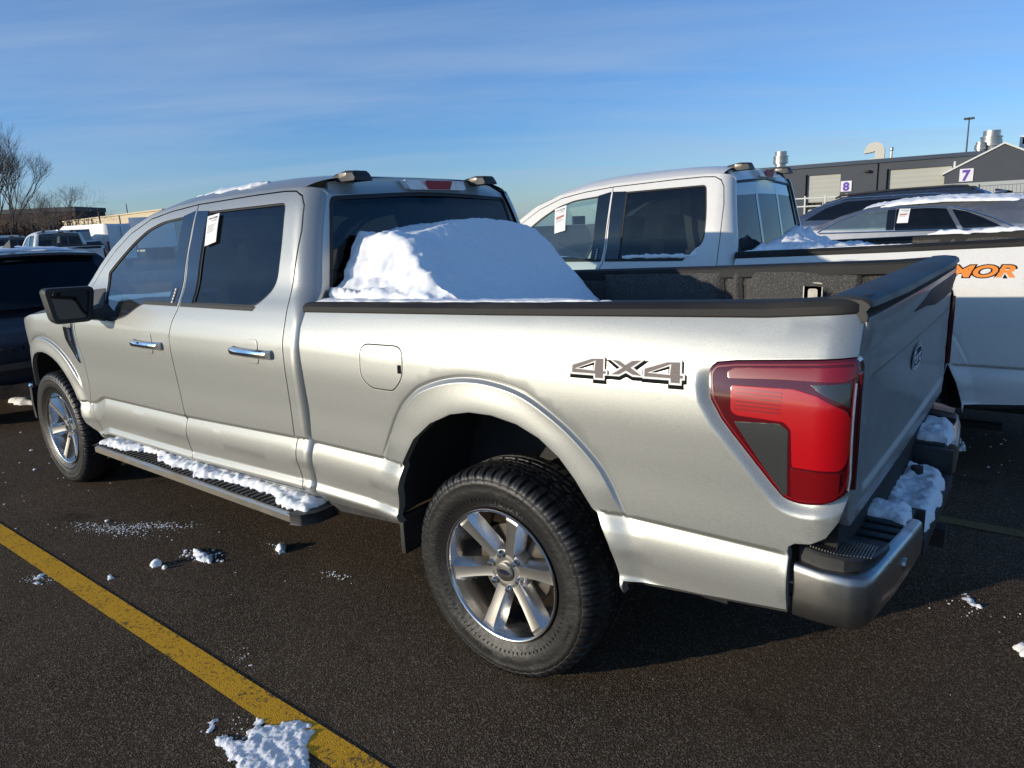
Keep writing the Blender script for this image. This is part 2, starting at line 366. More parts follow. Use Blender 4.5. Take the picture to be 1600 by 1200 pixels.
def cdt2(out, hs, res, ex, edge):
    out = [tuple(p) for p in out]; pts = list(out); E = [(i, (i+1) % len(out)) for i in range(len(out))]
    for h in hs:
        b = len(pts); pts += h; E += [(b+i, b+(i+1) % len(h)) for i in range(len(h))]
    mn = edge*.6 if edge else res*.2; px = []; rowpts = []
    for e in ex:
        e = [(float(a), float(b)) for a, b in e]
        if len(e) < 2: continue
        A = np.array([p[0] for p in e]); B = np.array([p[1] for p in e])
        k = inpoly(A, B, out) & (segdist(A, B, out) > mn)
        for h in hs: k &= ~inpoly(A, B, h) & (segdist(A, B, h) > mn)
        prev = -1
        for i, p in enumerate(e):
            if k[i]:
                px.append(p)
                if prev == i-1 and prev >= 0 and math.hypot(p[0]-e[prev][0], p[1]-e[prev][1]) < res*3: E.append((len(pts)+len(px)-2, len(pts)+len(px)-1))
                prev = i
    xs = [p[0] for p in out]; zs = [p[1] for p in out]
    gx = np.arange(min(xs)+res*.37, max(xs), res); gz = np.arange(min(zs)+res*.31, max(zs), res)
    if len(gx) and len(gz):
        X, Z = np.meshgrid(gx, gz); X = X.ravel().copy(); Z = Z.ravel().copy(); X += (np.round(Z/res).astype(int) % 2)*res*.3
        ok = inpoly(X, Z, out) & (segdist(X, Z, out) > res*.4)
        for h in hs: ok &= ~inpoly(X, Z, h) & (segdist(X, Z, h) > res*.4)
        if px:
            q = res*.75; cell = {}
            for p in px: cell.setdefault((math.floor(p[0]/q), math.floor(p[1]/q)), []).append(p)
            def near(a, b):
                i, j = math.floor(a/q), math.floor(b/q)
                for u in (-1, 0, 1):
                    for v in (-1, 0, 1):
                        for p in cell.get((i+u, j+v), ()):
                            if abs(p[0]-a) < q and abs(p[1]-b) < q: return True
                return False
            ok = np.array([o and not near(a, b) for o, a, b in zip(ok, X, Z)], bool)
        px += list(zip(X[ok], Z[ok]))
    pts += px
    r = delaunay_2d_cdt([Vector((float(a), float(b))) for a, b in pts], E, [], 0, 1e-7)
    V2 = [(v.x, v.y) for v in r[0]]; F = [tuple(f) for f in r[2]]
    cx = np.array([sum(V2[i][0] for i in f)/3 for f in F]); cz = np.array([sum(V2[i][1] for i in f)/3 for f in F])
    k = inpoly(cx, cz, out)
    for h in hs: k &= ~inpoly(cx, cz, h)
    F = [f for f, g in zip(F, k) if g]
    F = [f if (V2[f[1]][0]-V2[f[0]][0])*(V2[f[2]][1]-V2[f[0]][1])-(V2[f[2]][0]-V2[f[0]][0])*(V2[f[1]][1]-V2[f[0]][1]) > 0 else f[::-1] for f in F]
    used = sorted(set(i for f in F for i in f)); mp = {a: b for b, a in enumerate(used)}
    return [V2[i] for i in used], [tuple(mp[i] for i in f) for f in F]
def mb_solid(poly, h0, h1, frame):
    """extruded polygon between heights h0,h1"""
    V2, F = cdt2(poly, [], 1e3, [], 0); V = [frame(a, b, h1) for a, b in V2]; n = len(V); V += [frame(a, b, h0) for a, b in V2]
    FF = list(F)+[tuple(i+n for i in f[::-1]) for f in F]+[(i, i+n, j+n, j) for i, j in boundary(F)]
    return V, FF
def text_mesh(s, bold=0, shear=0, size=1, ext=0):
    cu = bpy.data.curves.new('t', 'FONT'); cu.body = s; cu.offset = bold; cu.shear = shear; cu.size = size; cu.extrude = ext; cu.resolution_u = 4
    o = bpy.data.objects.new('t', cu); COL.objects.link(o); dg = bpy.context.evaluated_depsgraph_get(); me = bpy.data.meshes.new_from_object(o.evaluated_get(dg))
    V = [v.co.copy() for v in me.vertices]; F = [tuple(p.vertices) for p in me.polygons]
    bpy.data.objects.remove(o); bpy.data.meshes.remove(me)
    return V, F
def snow_sheet(name, poly, H, frame, parent=None, res=.03, amp=.02, seed=0, rim=.05, m='snow', hfun=None, fs=14, base=-.01, grain=0, brk=None):
    """lump of snow over a base plane: rises from 0 at its ragged rim"""
    P = resample(poly, res); Q = []
    off = offset_poly(P, 1.0)
    for i, (p, q) in enumerate(zip(P, off)):
        d = Vector((q[0]-p[0], q[1]-p[1]));
        if d.length: d.normalize()
        k = noise.fractal(Vector((p[0]*fs, p[1]*fs, seed)), .8, 2, 4)*amp
        Q.append((p[0]+d.x*k, p[1]+d.y*k))
    V2, F = cdt2(Q, [], res, [offset_poly(Q, res*.3), offset_poly(Q, res*.8)], res*.2); MK = []
    D = segdist([v[0] for v in V2], [v[1] for v in V2], Q); V = []
    B = boundary(F); bs = set(i for e in B for i in e)
    for i, (a, b) in enumerate(V2):
        t = min(1, D[i]/rim); t = math.sqrt(max(0, 1-(1-t)**2))
        n = noise.fractal(Vector((a*fs, b*fs, seed+5)), .7, 2.1, 5)
        h = (hfun(a, b) if hfun else H)*t*(1+.35*n) + n*amp*.25*t
        if brk is not None: mk = noise.fractal(Vector((a*22, b*22, seed+9)), .8, 2, 3)+1.3*D[i]/rim-brk; MK.append(mk); h *= ss(0, .5, mk)
        if grain: h += grain*noise.fractal(Vector((a*90, b*90, seed)), .9, 2.2, 3)*t
        V.append(frame(a, b, base if i in bs else h))
    if brk is not None: F = [f for f in F if max(MK[q] for q in f) > 0]
    f0 = F[0]; n = (V[f0[1]]-V[f0[0]]).cross(V[f0[2]]-V[f0[0]]); u = frame(*V2[f0[0]], 1)-frame(*V2[f0[0]], 0)
    if n.dot(u) < 0: F = [f[::-1] for f in F]
    return meshobj(name, V, F, m, parent, smooth=True)
def FZ(z0=0): return lambda a, b, h: Vector((a, b, z0+h))
def tab(T, x):
    if x <= T[0][0]: return T[0][1]
    for (a, b), (c, d) in zip(T, T[1:]):
        if x <= c: return b+(d-b)*(x-a)/(c-a)
    return T[-1][1]
# ------------------------------------------------------------------ pickup side surface: half width y over (x forward, z up), rear axle at x=0
def pch(T):
    n = len(T); h = [T[i+1][0]-T[i][0] for i in range(n-1)]; dl = [(T[i+1][1]-T[i][1])/h[i] for i in range(n-1)]
    m = [dl[0]]+[0 if dl[i-1]*dl[i] <= 0 else 2*dl[i-1]*dl[i]/(dl[i-1]+dl[i]) for i in range(1, n-1)]+[dl[-1]]
    def f(x):
        if x <= T[0][0]: return T[0][1]+m[0]*(x-T[0][0])
        if x >= T[-1][0]: return T[-1][1]+m[-1]*(x-T[-1][0])
        i = 0
        while x > T[i+1][0]: i += 1
        t = (x-T[i][0])/h[i]
        return (2*t**3-3*t*t+1)*T[i][1]+(t**3-2*t*t+t)*h[i]*m[i]+(-2*t**3+3*t*t)*T[i+1][1]+(t**3-t*t)*h[i]*m[i+1]
    return f
ZC = [(-1.2, .765), (1.1, .765), (2.17, .732), (3.18, .724), (3.32, .672), (3.6, .66), (5, .66)]
UP = pch([(.0, .977), (.05, .979), (.14, .981), (.24, .986), (.34, .990), (.42, .986), (.49, .971), (.56, .947), (.60, .930), (.64, .910), (.69, .890), (.79, .862), (.89, .830), (.99, .795), (1.04, .775), (1.09, .750), (1.12, .731), (1.15, .70)])
LO = pch([(-.33, .88), (-.30, .925), (-.27, .955), (-.25, .972), (-.232, .982), (-.215, .977), (-.20, .970), (-.15, .974), (-.10, .983), (-.06, .980), (-.008, .964), (0, .962)])
def side(x, z):
    zc = tab(ZC, x); t = z-zc; zz = z-.76
    if t >= .004: y = UP(zz if t > .2 else (t*(1-t/.2)+zz*(t/.2)))
    elif t > 0: y = LO(0)+(UP(.004)-LO(0))*t/.004
    else: y = LO(t)
    if x > 4.05: y -= .38*(min(x, 4.9)-4.05)**2
    return y
def polar(P, c):
    T = sorted((math.atan2(z-c[1], x-c[0]), math.hypot(x-c[0], z-c[1])) for x, z in P)
    return lambda a: tab(T, a)
CRr = (-.01, .50)
OPENR = [(.50, .50), (.495, .55), (.475, .66), (.442, .773), (.362, .885), (.265, .962), (.156, 1.012), (.063, 1.032), (-.039, 1.034), (-.146, 1.017), (-.234, .982), (-.309, .928), (-.370, .860), (-.428, .775), (-.486, .672), (-.524, .552), (-.53, .50)]
GROOVER = [(.66, .50), (.60, .70), (.541, .821), (.499, .899), (.422, 1.01), (.329, 1.084), (.215, 1.127), (.095, 1.149), (-.042, 1.147), (-.164, 1.123), (-.276, 1.066), (-.381, .991), (-.46, .913), (-.514, .82), (-.57, .70), (-.62, .5)]
CRf = (3.99, .49)
OPENF = [(CRf[0]+.485*math.cos(a), CRf[1]+.475*math.sin(a)) for a in [math.radians(d) for d in range(0, 181, 10)]]
GROOVEF = [(CRf[0]+.60*math.cos(a), CRf[1]+.575*math.sin(a)) for a in [math.radians(d) for d in range(0, 181, 10)]]
pOr, pGr, pOf, pGf = polar(OPENR, CRr), polar(GROOVER, CRr), polar(OPENF, CRf), polar(GROOVEF, CRf)
def sst(a, b, x):
    t = min(1, max(0, (x-a)/(b-a))); return t*t*(3-2*t)
def flare(x, z, c, po, pg):
    dx, dz = x-c[0], z-c[1]; r = math.hypot(dx, dz)
    if r > .9 or r < .2: return 0
    a = math.atan2(dz, dx)
    if a < 0: a = 0 if dx > 0 else math.pi
    ro, rg = po(a), pg(a); k = (rg-r)/(rg-ro); fade = sst(.74, .86, z)
    if k < -.12: return 0
    if k < 0: d = -.006*sst(-.12, -.01, k)
    else: d = -.006+.0165*sst(0, .13, k)+.009*sst(.1, 1., k)
    return d*fade+(1-fade)*.016*sst(0, 1, k)
LAMP = [(-.80, 1.236), (-.803, 1.26), (-.824, 1.279), (-1.018, 1.294), (-1.145, 1.305), (-1.162, 1.305), (-1.170, 1.269), (-1.170, 1.164), (-1.170, 1.036), (-1.168, .993), (-1.158, .956), (-1.121, .931), (-1.067, .921), (-1.03, .924), (-1.007, .935), (-.928, 1.027), (-.816, 1.158)]
def chk(P):
    Q = []
    for i in range(len(P)):
        a, b = P[i], P[(i+1) % len(P)]; Q += [(a[0]*.75+b[0]*.25, a[1]*.75+b[1]*.25), (a[0]*.25+b[0]*.75, a[1]*.25+b[1]*.75)]
    return Q
LAMPC = chk(LAMP)
def sdist(x, z, P):
    D = 9; n = len(P); c = False
    for i in range(n):
        ax, az = P[i]; bx, bz = P[(i+1) % n]; dx, dz = bx-ax, bz-az; t = ((x-ax)*dx+(z-az)*dz)/(dx*dx+dz*dz+1e-12); t = 0 if t < 0 else 1 if t > 1 else t
        D = min(D, math.hypot(x-ax-t*dx, z-az-t*dz))
        if (az > z) != (bz > z) and x < dx*(z-az)/dz+ax: c = not c
    return -D if c else D
def corner(x, xb=-1.085, r=.095):
    if x >= xb: return 0
    d = min(xb-x, r*.97); return r-math.sqrt(r*r-d*d)
def S_lamp(x, z):
    return side(x, z)-corner(x)
def S_bed(x, z):
    y = side(x, z)-corner(x)+flare(x, z, CRr, pOr, pGr)
    if x < -.70 and .84 < z < 1.36:
        d = sdist(x, z, LAMPC); wdt = .044; wt = 1-sst(1.19, 1.275, z)
        if d < wdt: y -= .020*(1-sst(.05, 1, max(0, d)/wdt))*wt
    return y
def xrear(z): return 1.058+max(0, z-1.36)*.19
def S_cab(x, z):
    y = side(x, z); xr = xrear(z); r = .05 if z < 1.30 else .05+min(.06, (z-1.30)*.5); d = xr+r-x
    if d > 0: d = min(d, r*.97); y -= r-math.sqrt(r*r-d*d)
    return y
def S_fen(x, z): return side(x, z)+flare(x, z, CRf, pOf, pGf)
# ------------------------------------------------------------------ pickup
BL = [(2.130, 1.852), (2.118, 1.81), (2.116, 1.69), (2.128, 1.52), (2.119, 1.37), (2.125, 1.318), (2.165, 1.25), (2.186, 1.178), (2.184, 1.096), (2.176, .944), (2.158, .753), (2.165, .643), (2.165, .568), (2.128, .482)]
RD_TOP = [(1.600, 1.868), (1.37, 1.871), (1.28, 1.866), (1.228, 1.842), (1.202, 1.80)]
RD_BACK = [(1.182, 1.69), (1.178, 1.54), (1.178, 1.41), (1.168, 1.284), (1.169, 1.2), (1.162, 1.10), (1.167, .79), (1.166, .66), (1.142, .515)]
FD_TOP = [(2.39, 1.830), (2.61, 1.798), (2.826, 1.724), (2.996, 1.628), (3.135, 1.523), (3.24, 1.425), (3.33, 1.32), (3.402, 1.205)]
FD_FRONT = [(3.388, 1.047), (3.362, .967), (3.353, .777), (3.388, .66), (3.367, .616), (3.302, .51), (3.285, .468)]
ROOFE = [(3.50, 1.205), (3.43, 1.30), (3.30, 1.43), (3.175, 1.54), (3.035, 1.65), (2.86, 1.748), (2.635, 1.820), (2.40, 1.853), (2.13, 1.874), (1.60, 1.890), (1.35, 1.889), (1.22, 1.882)]
SHADE = {}
def crease_rows(x0, x1, step=.03):
    R = []
    for dt in (-.27, -.25, -.24, -.232, -.222, -.205, -.19, -.15, -.10, -.06, -.02, -.009, -.001, .005, .015, .04):
        R.append([(x, tab(ZC, x)+dt) for x in np.arange(x0, x1, step)])
    return R
def flare_rows(c, po, pg, step=3):
    R = []
    for k in (-.12, -.06, -.02, .02, .08, .15, .22, .35, .5, .65, .8, .92):
        row = []
        for d in np.arange(0, 181, step):
            a = math.radians(d); ro, rg = po(a), pg(a); r = rg-k*(rg-ro); row.append((c[0]+r*math.cos(a), c[1]+r*math.sin(a)))
        R.append(row)
    return R
def tyre_mesh():
    R0 = .408
    half = [(.250, .095), (.262, .112), (.270, .1165), (.276, .119), (.300, .1335), (.318, .1385), (.336, .1395), (.352, .1385), (.356, .1400), (.366, .1385), (.372, .1345), (.376, .1355), (.388, .130), (.396, .123), (.402, .113), (.4065, .100), (.408, .090), (.4085, .078), (.409, .066), (.409, .0655), (.409, .050), (.409, .036), (.409, .035), (.409, .018), (.409, .004), (.409, .0035)]
    prof = half+[(r, -h) for r, h in half[::-1]]
    n = 480; V = []; k = len(prof)
    for j in range(n):
        a = 2*PI*j/n; ph = (j % 8)/8
        for (r, h) in prof:
            rr = r; ah = abs(h); sg = 1 if h > 0 else -1
            if r > .380:       # shoulder blocks and tread grooves
                q = ((j+ (4 if h < 0 else 0)) % 8)
                if ah > .066: 
                    if q < 2: rr -= .010*min(1, (r-.378)/.015)
                    elif q == 5 and ah > .10: rr -= .004
                elif .050 < ah < .0656 or ah < .0036: rr -= .009
                elif ah < .051:
                    w_ = (j + int(ah*260)*(1 if sg > 0 else -1)) % 12
                    if w_ < 2: rr -= .008
                if .0352 > ah > .0345: rr -= .008
            elif .36 < r <= .380 and (j % 8) < 2: rr -= .0022
            V.append((rr*math.cos(a), h, rr*math.sin(a)))
    F = []
    for j in range(n):
        for i in range(k-1): F.append((j*k+i, j*k+i+1, ((j+1) % n)*k+i+1, ((j+1) % n)*k+i))
    return V, F
def bld_wheel(parent, loc, side, steer=0):
    """side=+1 left. parts of one wheel hang on an invisible-free mesh hierarchy: wheel (tyre) > rim pieces"""
    if 'tyre' not in SHADE:
        # raised sidewall lettering and ribs
        b = MB()
        for word, a0, rad, sz in (('ALL TERRAIN', 200, .318, .026), ('ALL TERRAIN', 20, .318, .026), ('275 / 60 R 20', 110, .330, .014), ('M + S', 290, .322, .018)):
            Vt, Ft = text_mesh(word, .0, 0, sz, 0); wmax = max(v.x for v in Vt)
            P = []
            for v in Vt:
                a = math.radians(a0)+(v.x-wmax/2)/rad; r = rad+v.y; P.append((-r*math.sin(a), .1405 if .31 < r else .1385, r*math.cos(a)))
            b.add(P, Ft)
        for k in range(90):
            a = 2*PI*k/90; b.box(-.0007, .0007, .1330, .1365, .292, .303, 0, Matrix.Rotation(a, 4, 'Y'))
        V, F = tyre_mesh(); b.add(V, F); me = bpy.data.meshes.new('tyre'); me.from_pydata(b.V, [], b.F); me.update()
        me.polygons.foreach_set('use_smooth', [True]*len(me.polygons)); me.set_sharp_from_angle(angle=math.radians(40)); me.materials.append(MT['tyre']); SHADE['tyre'] = me
        # rim
        prof = [(.2535, .100), (.2590, .118), (.2590, .1225), (.2560, .1250), (.2520, .1240), (.2480, .1190), (.2460, .108), (.2440, .094), (.2400, .080), (.236, .03), (.228, -.03), (.2230, -.09), (.226, -.11), (.25, -.12)]
        SHADE['barrel'] = MB().lathe(prof, 96)
        sp = MB()
        # one spoke pointing to +X (local): stations along the radius: r, half top width, half base width, top height, base height
        st = [(.045, .022, .030, .076, .02), (.075, .0205, .036, .080, .03), (.10, .0195, .038, .084, .036), (.15, .0195, .041, .095, .048), (.20, .0215, .045, .107, .060), (.232, .0245, .050, .114, .072), (.2485, .030, .056, .110, .072)]
        for i in range(len(st)):
            r, wt, wb, ht, hb = st[i]
            sp.V += [(r, hb, -wb), (r, ht-.008, -wt-.005), (r, ht, -wt), (r, ht-.0018, -wt*.5), (r, ht-.0018, wt*.5), (r, ht, wt), (r, ht-.008, wt+.005), (r, hb, wb)]
        for i in range(len(st)-1):
            for j in range(7):
                sp.F.append((i*8+j, i*8+j+1, (i+1)*8+j+1, (i+1)*8+j)); sp.M.append(1 if j in (0, 6) else (1 if j in (1, 5) else 0))
        SHADE['spoke'] = sp
        SHADE['hub'] = MB().lathe([(0, .083), (.028, .083), (.034, .081), (.0345, .078), (.040, .077), (.046, .0785), (.060, .079), (.084, .074), (.092, .064), (.096, .03), (.09, 0)], 48)
        SHADE['cap'] = MB().lathe([(0, .0895), (.030, .0895), (.0355, .088), (.037, .085), (.037, .079)], 40)
        SHADE['lug'] = MB().lathe([(0, .098), (.005, .0975), (.0085, .094), (.0105, .088), (.0108, .080), (.0125, .078), (.0125, .070)], 12)
        SHADE['pocket'] = MB().lathe([(.0150, .080), (.0155, .073), (.0120, .071)], 16)
        SHADE['rotor'] = MB().lathe([(.06, .02), (.165, .02), (.168, .015), (.168, -.01), (.06, -.012)], 48).lathe([(0, .04), (.06, .04), (.07, .02)], 32)
    w = bpy.data.objects.new('wheel', None); COL.objects.link(w); w.parent = parent; w.location = loc; w.empty_display_size = .1
    if side < 0: w.rotation_euler = (0, 0, PI)
    def get(key, name, m, **k):
        if 'me_'+key in SHADE: o = bpy.data.objects.new(name, SHADE['me_'+key]); COL.objects.link(o); o.parent = w; return o
        o = SHADE[key].build(name, m, w, **k); SHADE['me_'+key] = o.data; return o
    t = bpy.data.objects.new('tyre', SHADE['tyre']); COL.objects.link(t); t.parent = w
    get('barrel', 'rim', 'rim_barrel', smooth=True, angle=.9)
    for k in range(6):
        o = get('spoke', 'spoke', ['rim_dark', 'rim_bright'], smooth=True, angle=.35); o.rotation_euler = (0, k*PI/3+math.radians(13), 0)
    get('hub', 'hub', 'rim_dark', smooth=True)
    get('cap', 'hub_cap', 'bumper_steel', smooth=True)
    for k in range(6):
        a = PI/6+k*PI/3-math.radians(13)
        for key, nm, m in (('pocket', 'lug_pocket', 'rim_dark'), ('lug', 'lug_nut', 'lug_metal')):
            if key == 'pocket': continue
            o = get(key, nm, m, smooth=True); o.scale = (1.25, 1, 1.25); o.location = (.0675*math.cos(a), 0, .0675*math.sin(a))
    get('rotor', 'brake_rotor', 'rotor', smooth=True)
    if 'oval' not in SHADE: SHADE['oval'] = oval_badge(.027, .0105)
    for key, m, dh in (('rim', 'chrome', .0897), ('face', 'oval_blue', .0901), ('script', 'chrome', .0905)):
        kk = 'ov_'+key
        if kk not in SHADE:
            b = MB(); V, F = SHADE['oval'][key]; b.add([(-v[0], dh, v[1]) for v in V], F); o = b.build('cap_badge' if key == 'face' else 'cap_script' if key == 'script' else 'badge_ring', m, w); SHADE[kk] = o.data; nm = o.name
        else:
            o = bpy.data.objects.new('cap_badge' if key == 'face' else 'cap_script' if key == 'script' else 'badge_ring', SHADE[kk]); COL.objects.link(o); o.parent = w
    return w
def oval_badge(a, b):
    n = 40; out = {}
    el = lambda s, t=0: [((a*s-t)*math.cos(2*PI*k/n), (b*s-t)*math.sin(2*PI*k/n)) for k in range(n)]
    out['rim'] = (el(1), [tuple(range(n))]); out['face'] = (el(1, a*.05), [tuple(range(n))])
    V, F = text_mesh('Ford', a*.022, .35, a*.86); x0 = min(v.x for v in V); x1 = max(v.x for v in V); y0 = min(v.y for v in V); y1 = max(v.y for v in V)
    V = [((v.x-(x0+x1)/2)*1.5*a/(x1-x0), (v.y-(y0+y1)/2)*1.05*b/(y1-y0)) for v in V]
    out['script'] = (V, F)
    e2 = MB(); ring = el(1, a*.07)+el(1, a*.125); e2.add(ring, [(k, (k+1) % n, n+(k+1) % n, n+k) for k in range(n)]); 
    b0 = len(V); out['script'] = (V+[(p[0], p[1]) for p in e2.V] if False else V+ring, F+[tuple(i+b0 for i in f) for f in e2.F])
    return out
def strip(P, Sy, crown, nv=24, endw=None, pw=6, y_over=None):
    """sheet spanning the car between side points P=(x,z): returns V,F (v from -1..1)"""
    V = []; n = len(P)
    vs_ = [math.sin(PI/2*(-1+2*j/nv)) for j in range(nv+1)]
    for i, p in enumerate(P):
        a = P[max(0, i-1)]; b = P[min(n-1, i+1)]; d = Vector((b[0]-a[0], b[1]-a[1])).normalized(); nx, nz = d.y, -d.x
        c = crown[i] if isinstance(crown, (list, tuple)) else crown
        y0 = Sy(p[0], p[1])
        for v in vs_:
            k = c*(1-abs(v)**pw); V.append((p[0]+nx*k, y0*v, p[1]+nz*k))
    F = [(i*(nv+1)+j, (i+1)*(nv+1)+j, (i+1)*(nv+1)+j+1, i*(nv+1)+j+1) for i in range(n-1) for j in range(nv)]
    return V, F
def badge_panels(parent, frame, a, b, name='badge'):
    ov = oval_badge(a, b)
    o = None
    for key, m, dh in (('rim', 'chrome', .004), ('face', 'oval_blue', .0046), ('script', 'decal_white', .0052)):
        V, F = ov[key]; q = meshobj({'rim': 'badge', 'face': 'badge_face', 'script': 'badge_script'}[key], [frame(v[0], v[1], dh) for v in V], F, m, o or parent)
        if key == 'rim': o = q
    return o

def pickup(name, P, label, cat='pickup truck', slider=False, decal='4x4', detail=True, group=None, bedbot=0, res=.03, sb=0):
    T = empty(name, label=label, cat=cat, group=group)
    rs = res
    for side_ in (1, -1):
        dt = detail and side_ > 0; r = rs if dt else rs*2
        fr = (lambda s: (lambda a, b, h: Vector((a, s*h, b))))(side_)
        # --- bed side
        g = 0
        bot = [(-1.03, .602-bedbot), (-.79, .573-bedbot), (-.535, .552-bedbot*.6)]
        bed = [(1.040-sb, 1.3465), (-.03, 1.3735), (-.93, 1.4015), (-1.160, 1.4165), (-1.160, 1.31), (-1.1615, 1.15), (-1.1615, .95), (-1.146, .880), (-1.120, .835), (-1.085, .812), (-1.045, .804), (-1.030, .792), (-1.027, .775)]+bot+OPENR[::-1]+[(.50, .515), (.56, .492), (.65, .486)]+[(a_-sb, b_) for a_, b_ in ((1.0, .466), (1.043, .463), (1.044, .56), (1.044, .693), (1.036, .784), (1.026, .917), (1.032, 1.09), (1.048, 1.212), (1.050, 1.276), (1.038, 1.341))]
        FU = rpoly([(.648, 1.232), (.645, 1.10), (.59, 1.064), (.465, 1.064), (.408, 1.118), (.408, 1.236)], [.045, .03, .02, .02, .04, .05])
        lampc = offset_poly(chaikin(LAMP, 1), -.003)
        rows = crease_rows(-1.03, 1.05)+flare_rows(CRr, pOr, pGr) if dt else crease_rows(-1.03, 1.05, .08)[::2]+flare_rows(CRr, pOr, pGr, 6)[::2]
        cols = [[(x, z) for z in np.arange(.6, 1.42, .03)] for x in (-1.10, -1.115, -1.13, -1.14, -1.15, -1.156)]
        lr = [(lambda q: q+[q[0]])(offset_poly(resample(lampc, .02), -d)) for d in (.003, .012, .02, .028, .036, .042, .048)] if dt else []
        panel('bed_side', bed, S_bed, P, T, holes=[lampc]+([offset_poly(FU, -.0045)] if side_ > 0 else []), res=r, side=side_, ret=.035, extra=rows+cols+lr, bres=.02 if dt else .05)
        if side_ > 0:
            panel('fuel_recess', offset_poly(FU, -.012), S_bed, 'gap_dark', T, res=.08, ret=0, edge=0, off=-.012, bres=.03)
            fd = panel('fuel_door', FU, S_bed, P, T, res=.03, ret=.012, bres=.01, edge=.0025)
            panel('finger_pull', rpoly([(.430, 1.168), (.430, 1.135), (.411, 1.135), (.411, 1.168)], .004), S_bed, 'black_gloss', fd, res=.02, off=.0015, ret=.004, bres=.01, edge=0)
        # --- tail lamp
        lp = panel('tail_lamp', chaikin(LAMP, 1), S_lamp, 'lens_dark_red', T, res=.02, side=side_, off=.004, ret=.04, bres=.012, edge=.006)
        tb = rpoly([(-.852, 1.256), (-.872, 1.268), (-1.127, 1.286), (-1.160, 1.286), (-1.164, 1.258), (-1.146, 1.251), (-.99, 1.247), (-.856, 1.238)], .006)
        bc = rpoly([(-.866, 1.221), (-1.03, 1.226), (-1.086, 1.214), (-1.150, 1.180), (-1.160, 1.160), (-1.161, 1.076), (-1.157, 1.042), (-1.146, 1.024), (-1.034, 1.021), (-1.029, 1.121), (-1.011, 1.139), (-.885, 1.142), (-.870, 1.152)], .008)
        dl = rpoly([(-.879, 1.124), (-.998, 1.133), (-1.021, 1.117), (-1.0235, .941), (-1.012, .938)], .004)
        du = rpoly([(-1.066, 1.240), (-1.152, 1.247), (-1.158, 1.186), (-1.142, 1.195), (-1.084, 1.226)], .003)
        lo = rpoly([(-1.030, 1.016), (-1.146, 1.016), (-1.144, .950), (-1.12, .938), (-1.035, .931)], .006)
        for nm, q, m, of in (('lamp_bar', tb, 'lens_bar_red', .0085), ('brake_lens', bc, 'lens_red', .0075), ('smoked_lens', dl, 'lens_smoke', .0055), ('smoked_lens', du, 'lens_smoke', .0055), ('reverse_lens', lo, 'lens_deep_red', .006)):
            panel(nm, q, S_lamp, m, lp, res=.02, side=side_, off=of, ret=.006, bres=.01, edge=.003)
        LR = resample(LAMPC, .02); panel('lamp_rim', offset_poly(LR, .007), S_lamp, 'lens_bar_red', lp, holes=[offset_poly(LR, .011)], res=.1, side=side_, off=.0052, ret=.003, edge=0, bres=.02)
        for q in range(6 if dt else 0):
            z0 = 1.158+q*.0105; panel('lens_rib', [(-.880, z0), (-.880, z0+.0035), (-1.000, z0+.0035+.001), (-1.000, z0+.001)], S_lamp, 'lens_bar_red', lp, res=.05, side=side_, off=.0088, ret=.001, edge=0, bres=.03)
        panel('clear_strip', [(-1.1625, 1.245), (-1.1655, 1.245), (-1.167, 1.0), (-1.164, .965), (-1.1615, .97), (-1.164, 1.0)], S_lamp, 'lens_clear', lp, res=.03, side=side_, off=.0078, ret=.002, edge=0, bres=.03)
        b = MB(); b.box(-1.174, -1.150, side_*.908, side_*.926, .962, 1.272); b.build('lamp_flange', 'lens_dark_red', lp, bevel=.006)
        # --- bed rail cap: swept section
        capx = [1.045-sb, 1.0-sb, .5, 0, -.5, -.93, -1.05, -1.085, -1.10, -1.115, -1.13, -1.14, -1.15, -1.157, -1.163]
        V = []; sec = None
        for x in capx:
            zl = tab([(-1.15, 1.417), (-.93, 1.401), (-.03, 1.373), (1.04, 1.346)], x)-.004; zt = zl+.036; yo = side(x, zl)-corner(x)
            pr = [(yo+.001, zl-.002), (yo+.0065, zl+.003), (yo+.006, zl+.022), (yo-.004, zl+.030), (yo-.012, zt), (yo-.030, zt+.003), (yo-.095, zt+.002), (yo-.112, zt-.004), (yo-.118, zt-.014), (yo-.118, zt-.055), (yo-.110, zt-.06)]
            V += [(x, side_*a, b) for a, b in pr]
        k = 11; F = [(i*k+j, i*k+j+1, (i+1)*k+j+1, (i+1)*k+j) for i in range(len(capx)-1) for j in range(k-1)]+[tuple(range(k)), tuple(range((len(capx)-1)*k, len(capx)*k))]
        MB().add(V, F).build('bed_rail_cap', 'rail_cap', T, smooth=True, angle=.5)
        # --- doors
        door_r = BL[::-1][:0]+[BL[0]]+RD_TOP+RD_BACK+BL[:0:-1]
        door_f = [BL[0]]+FD_TOP+FD_FRONT+BL[:0:-1]
        GR = rpoly([(1.998, 1.811), (1.330, 1.819), (1.295, 1.62), (1.294, 1.44), (1.43, 1.3465), (1.996, 1.344)], [.004, .035, .1, .07, .05, .004])
        GF = rpoly([(2.245, 1.796), (2.47, 1.778), (2.632, 1.738), (2.77, 1.673), (2.91, 1.588), (3.046, 1.500), (3.03, 1.40), (2.972, 1.228), (2.87, 1.222), (2.69, 1.258), (2.57, 1.315), (2.49, 1.337), (2.238, 1.343)], [.004, .05, .05, .05, .05, .02, .05, .02, .04, .05, .04, .03, .004])
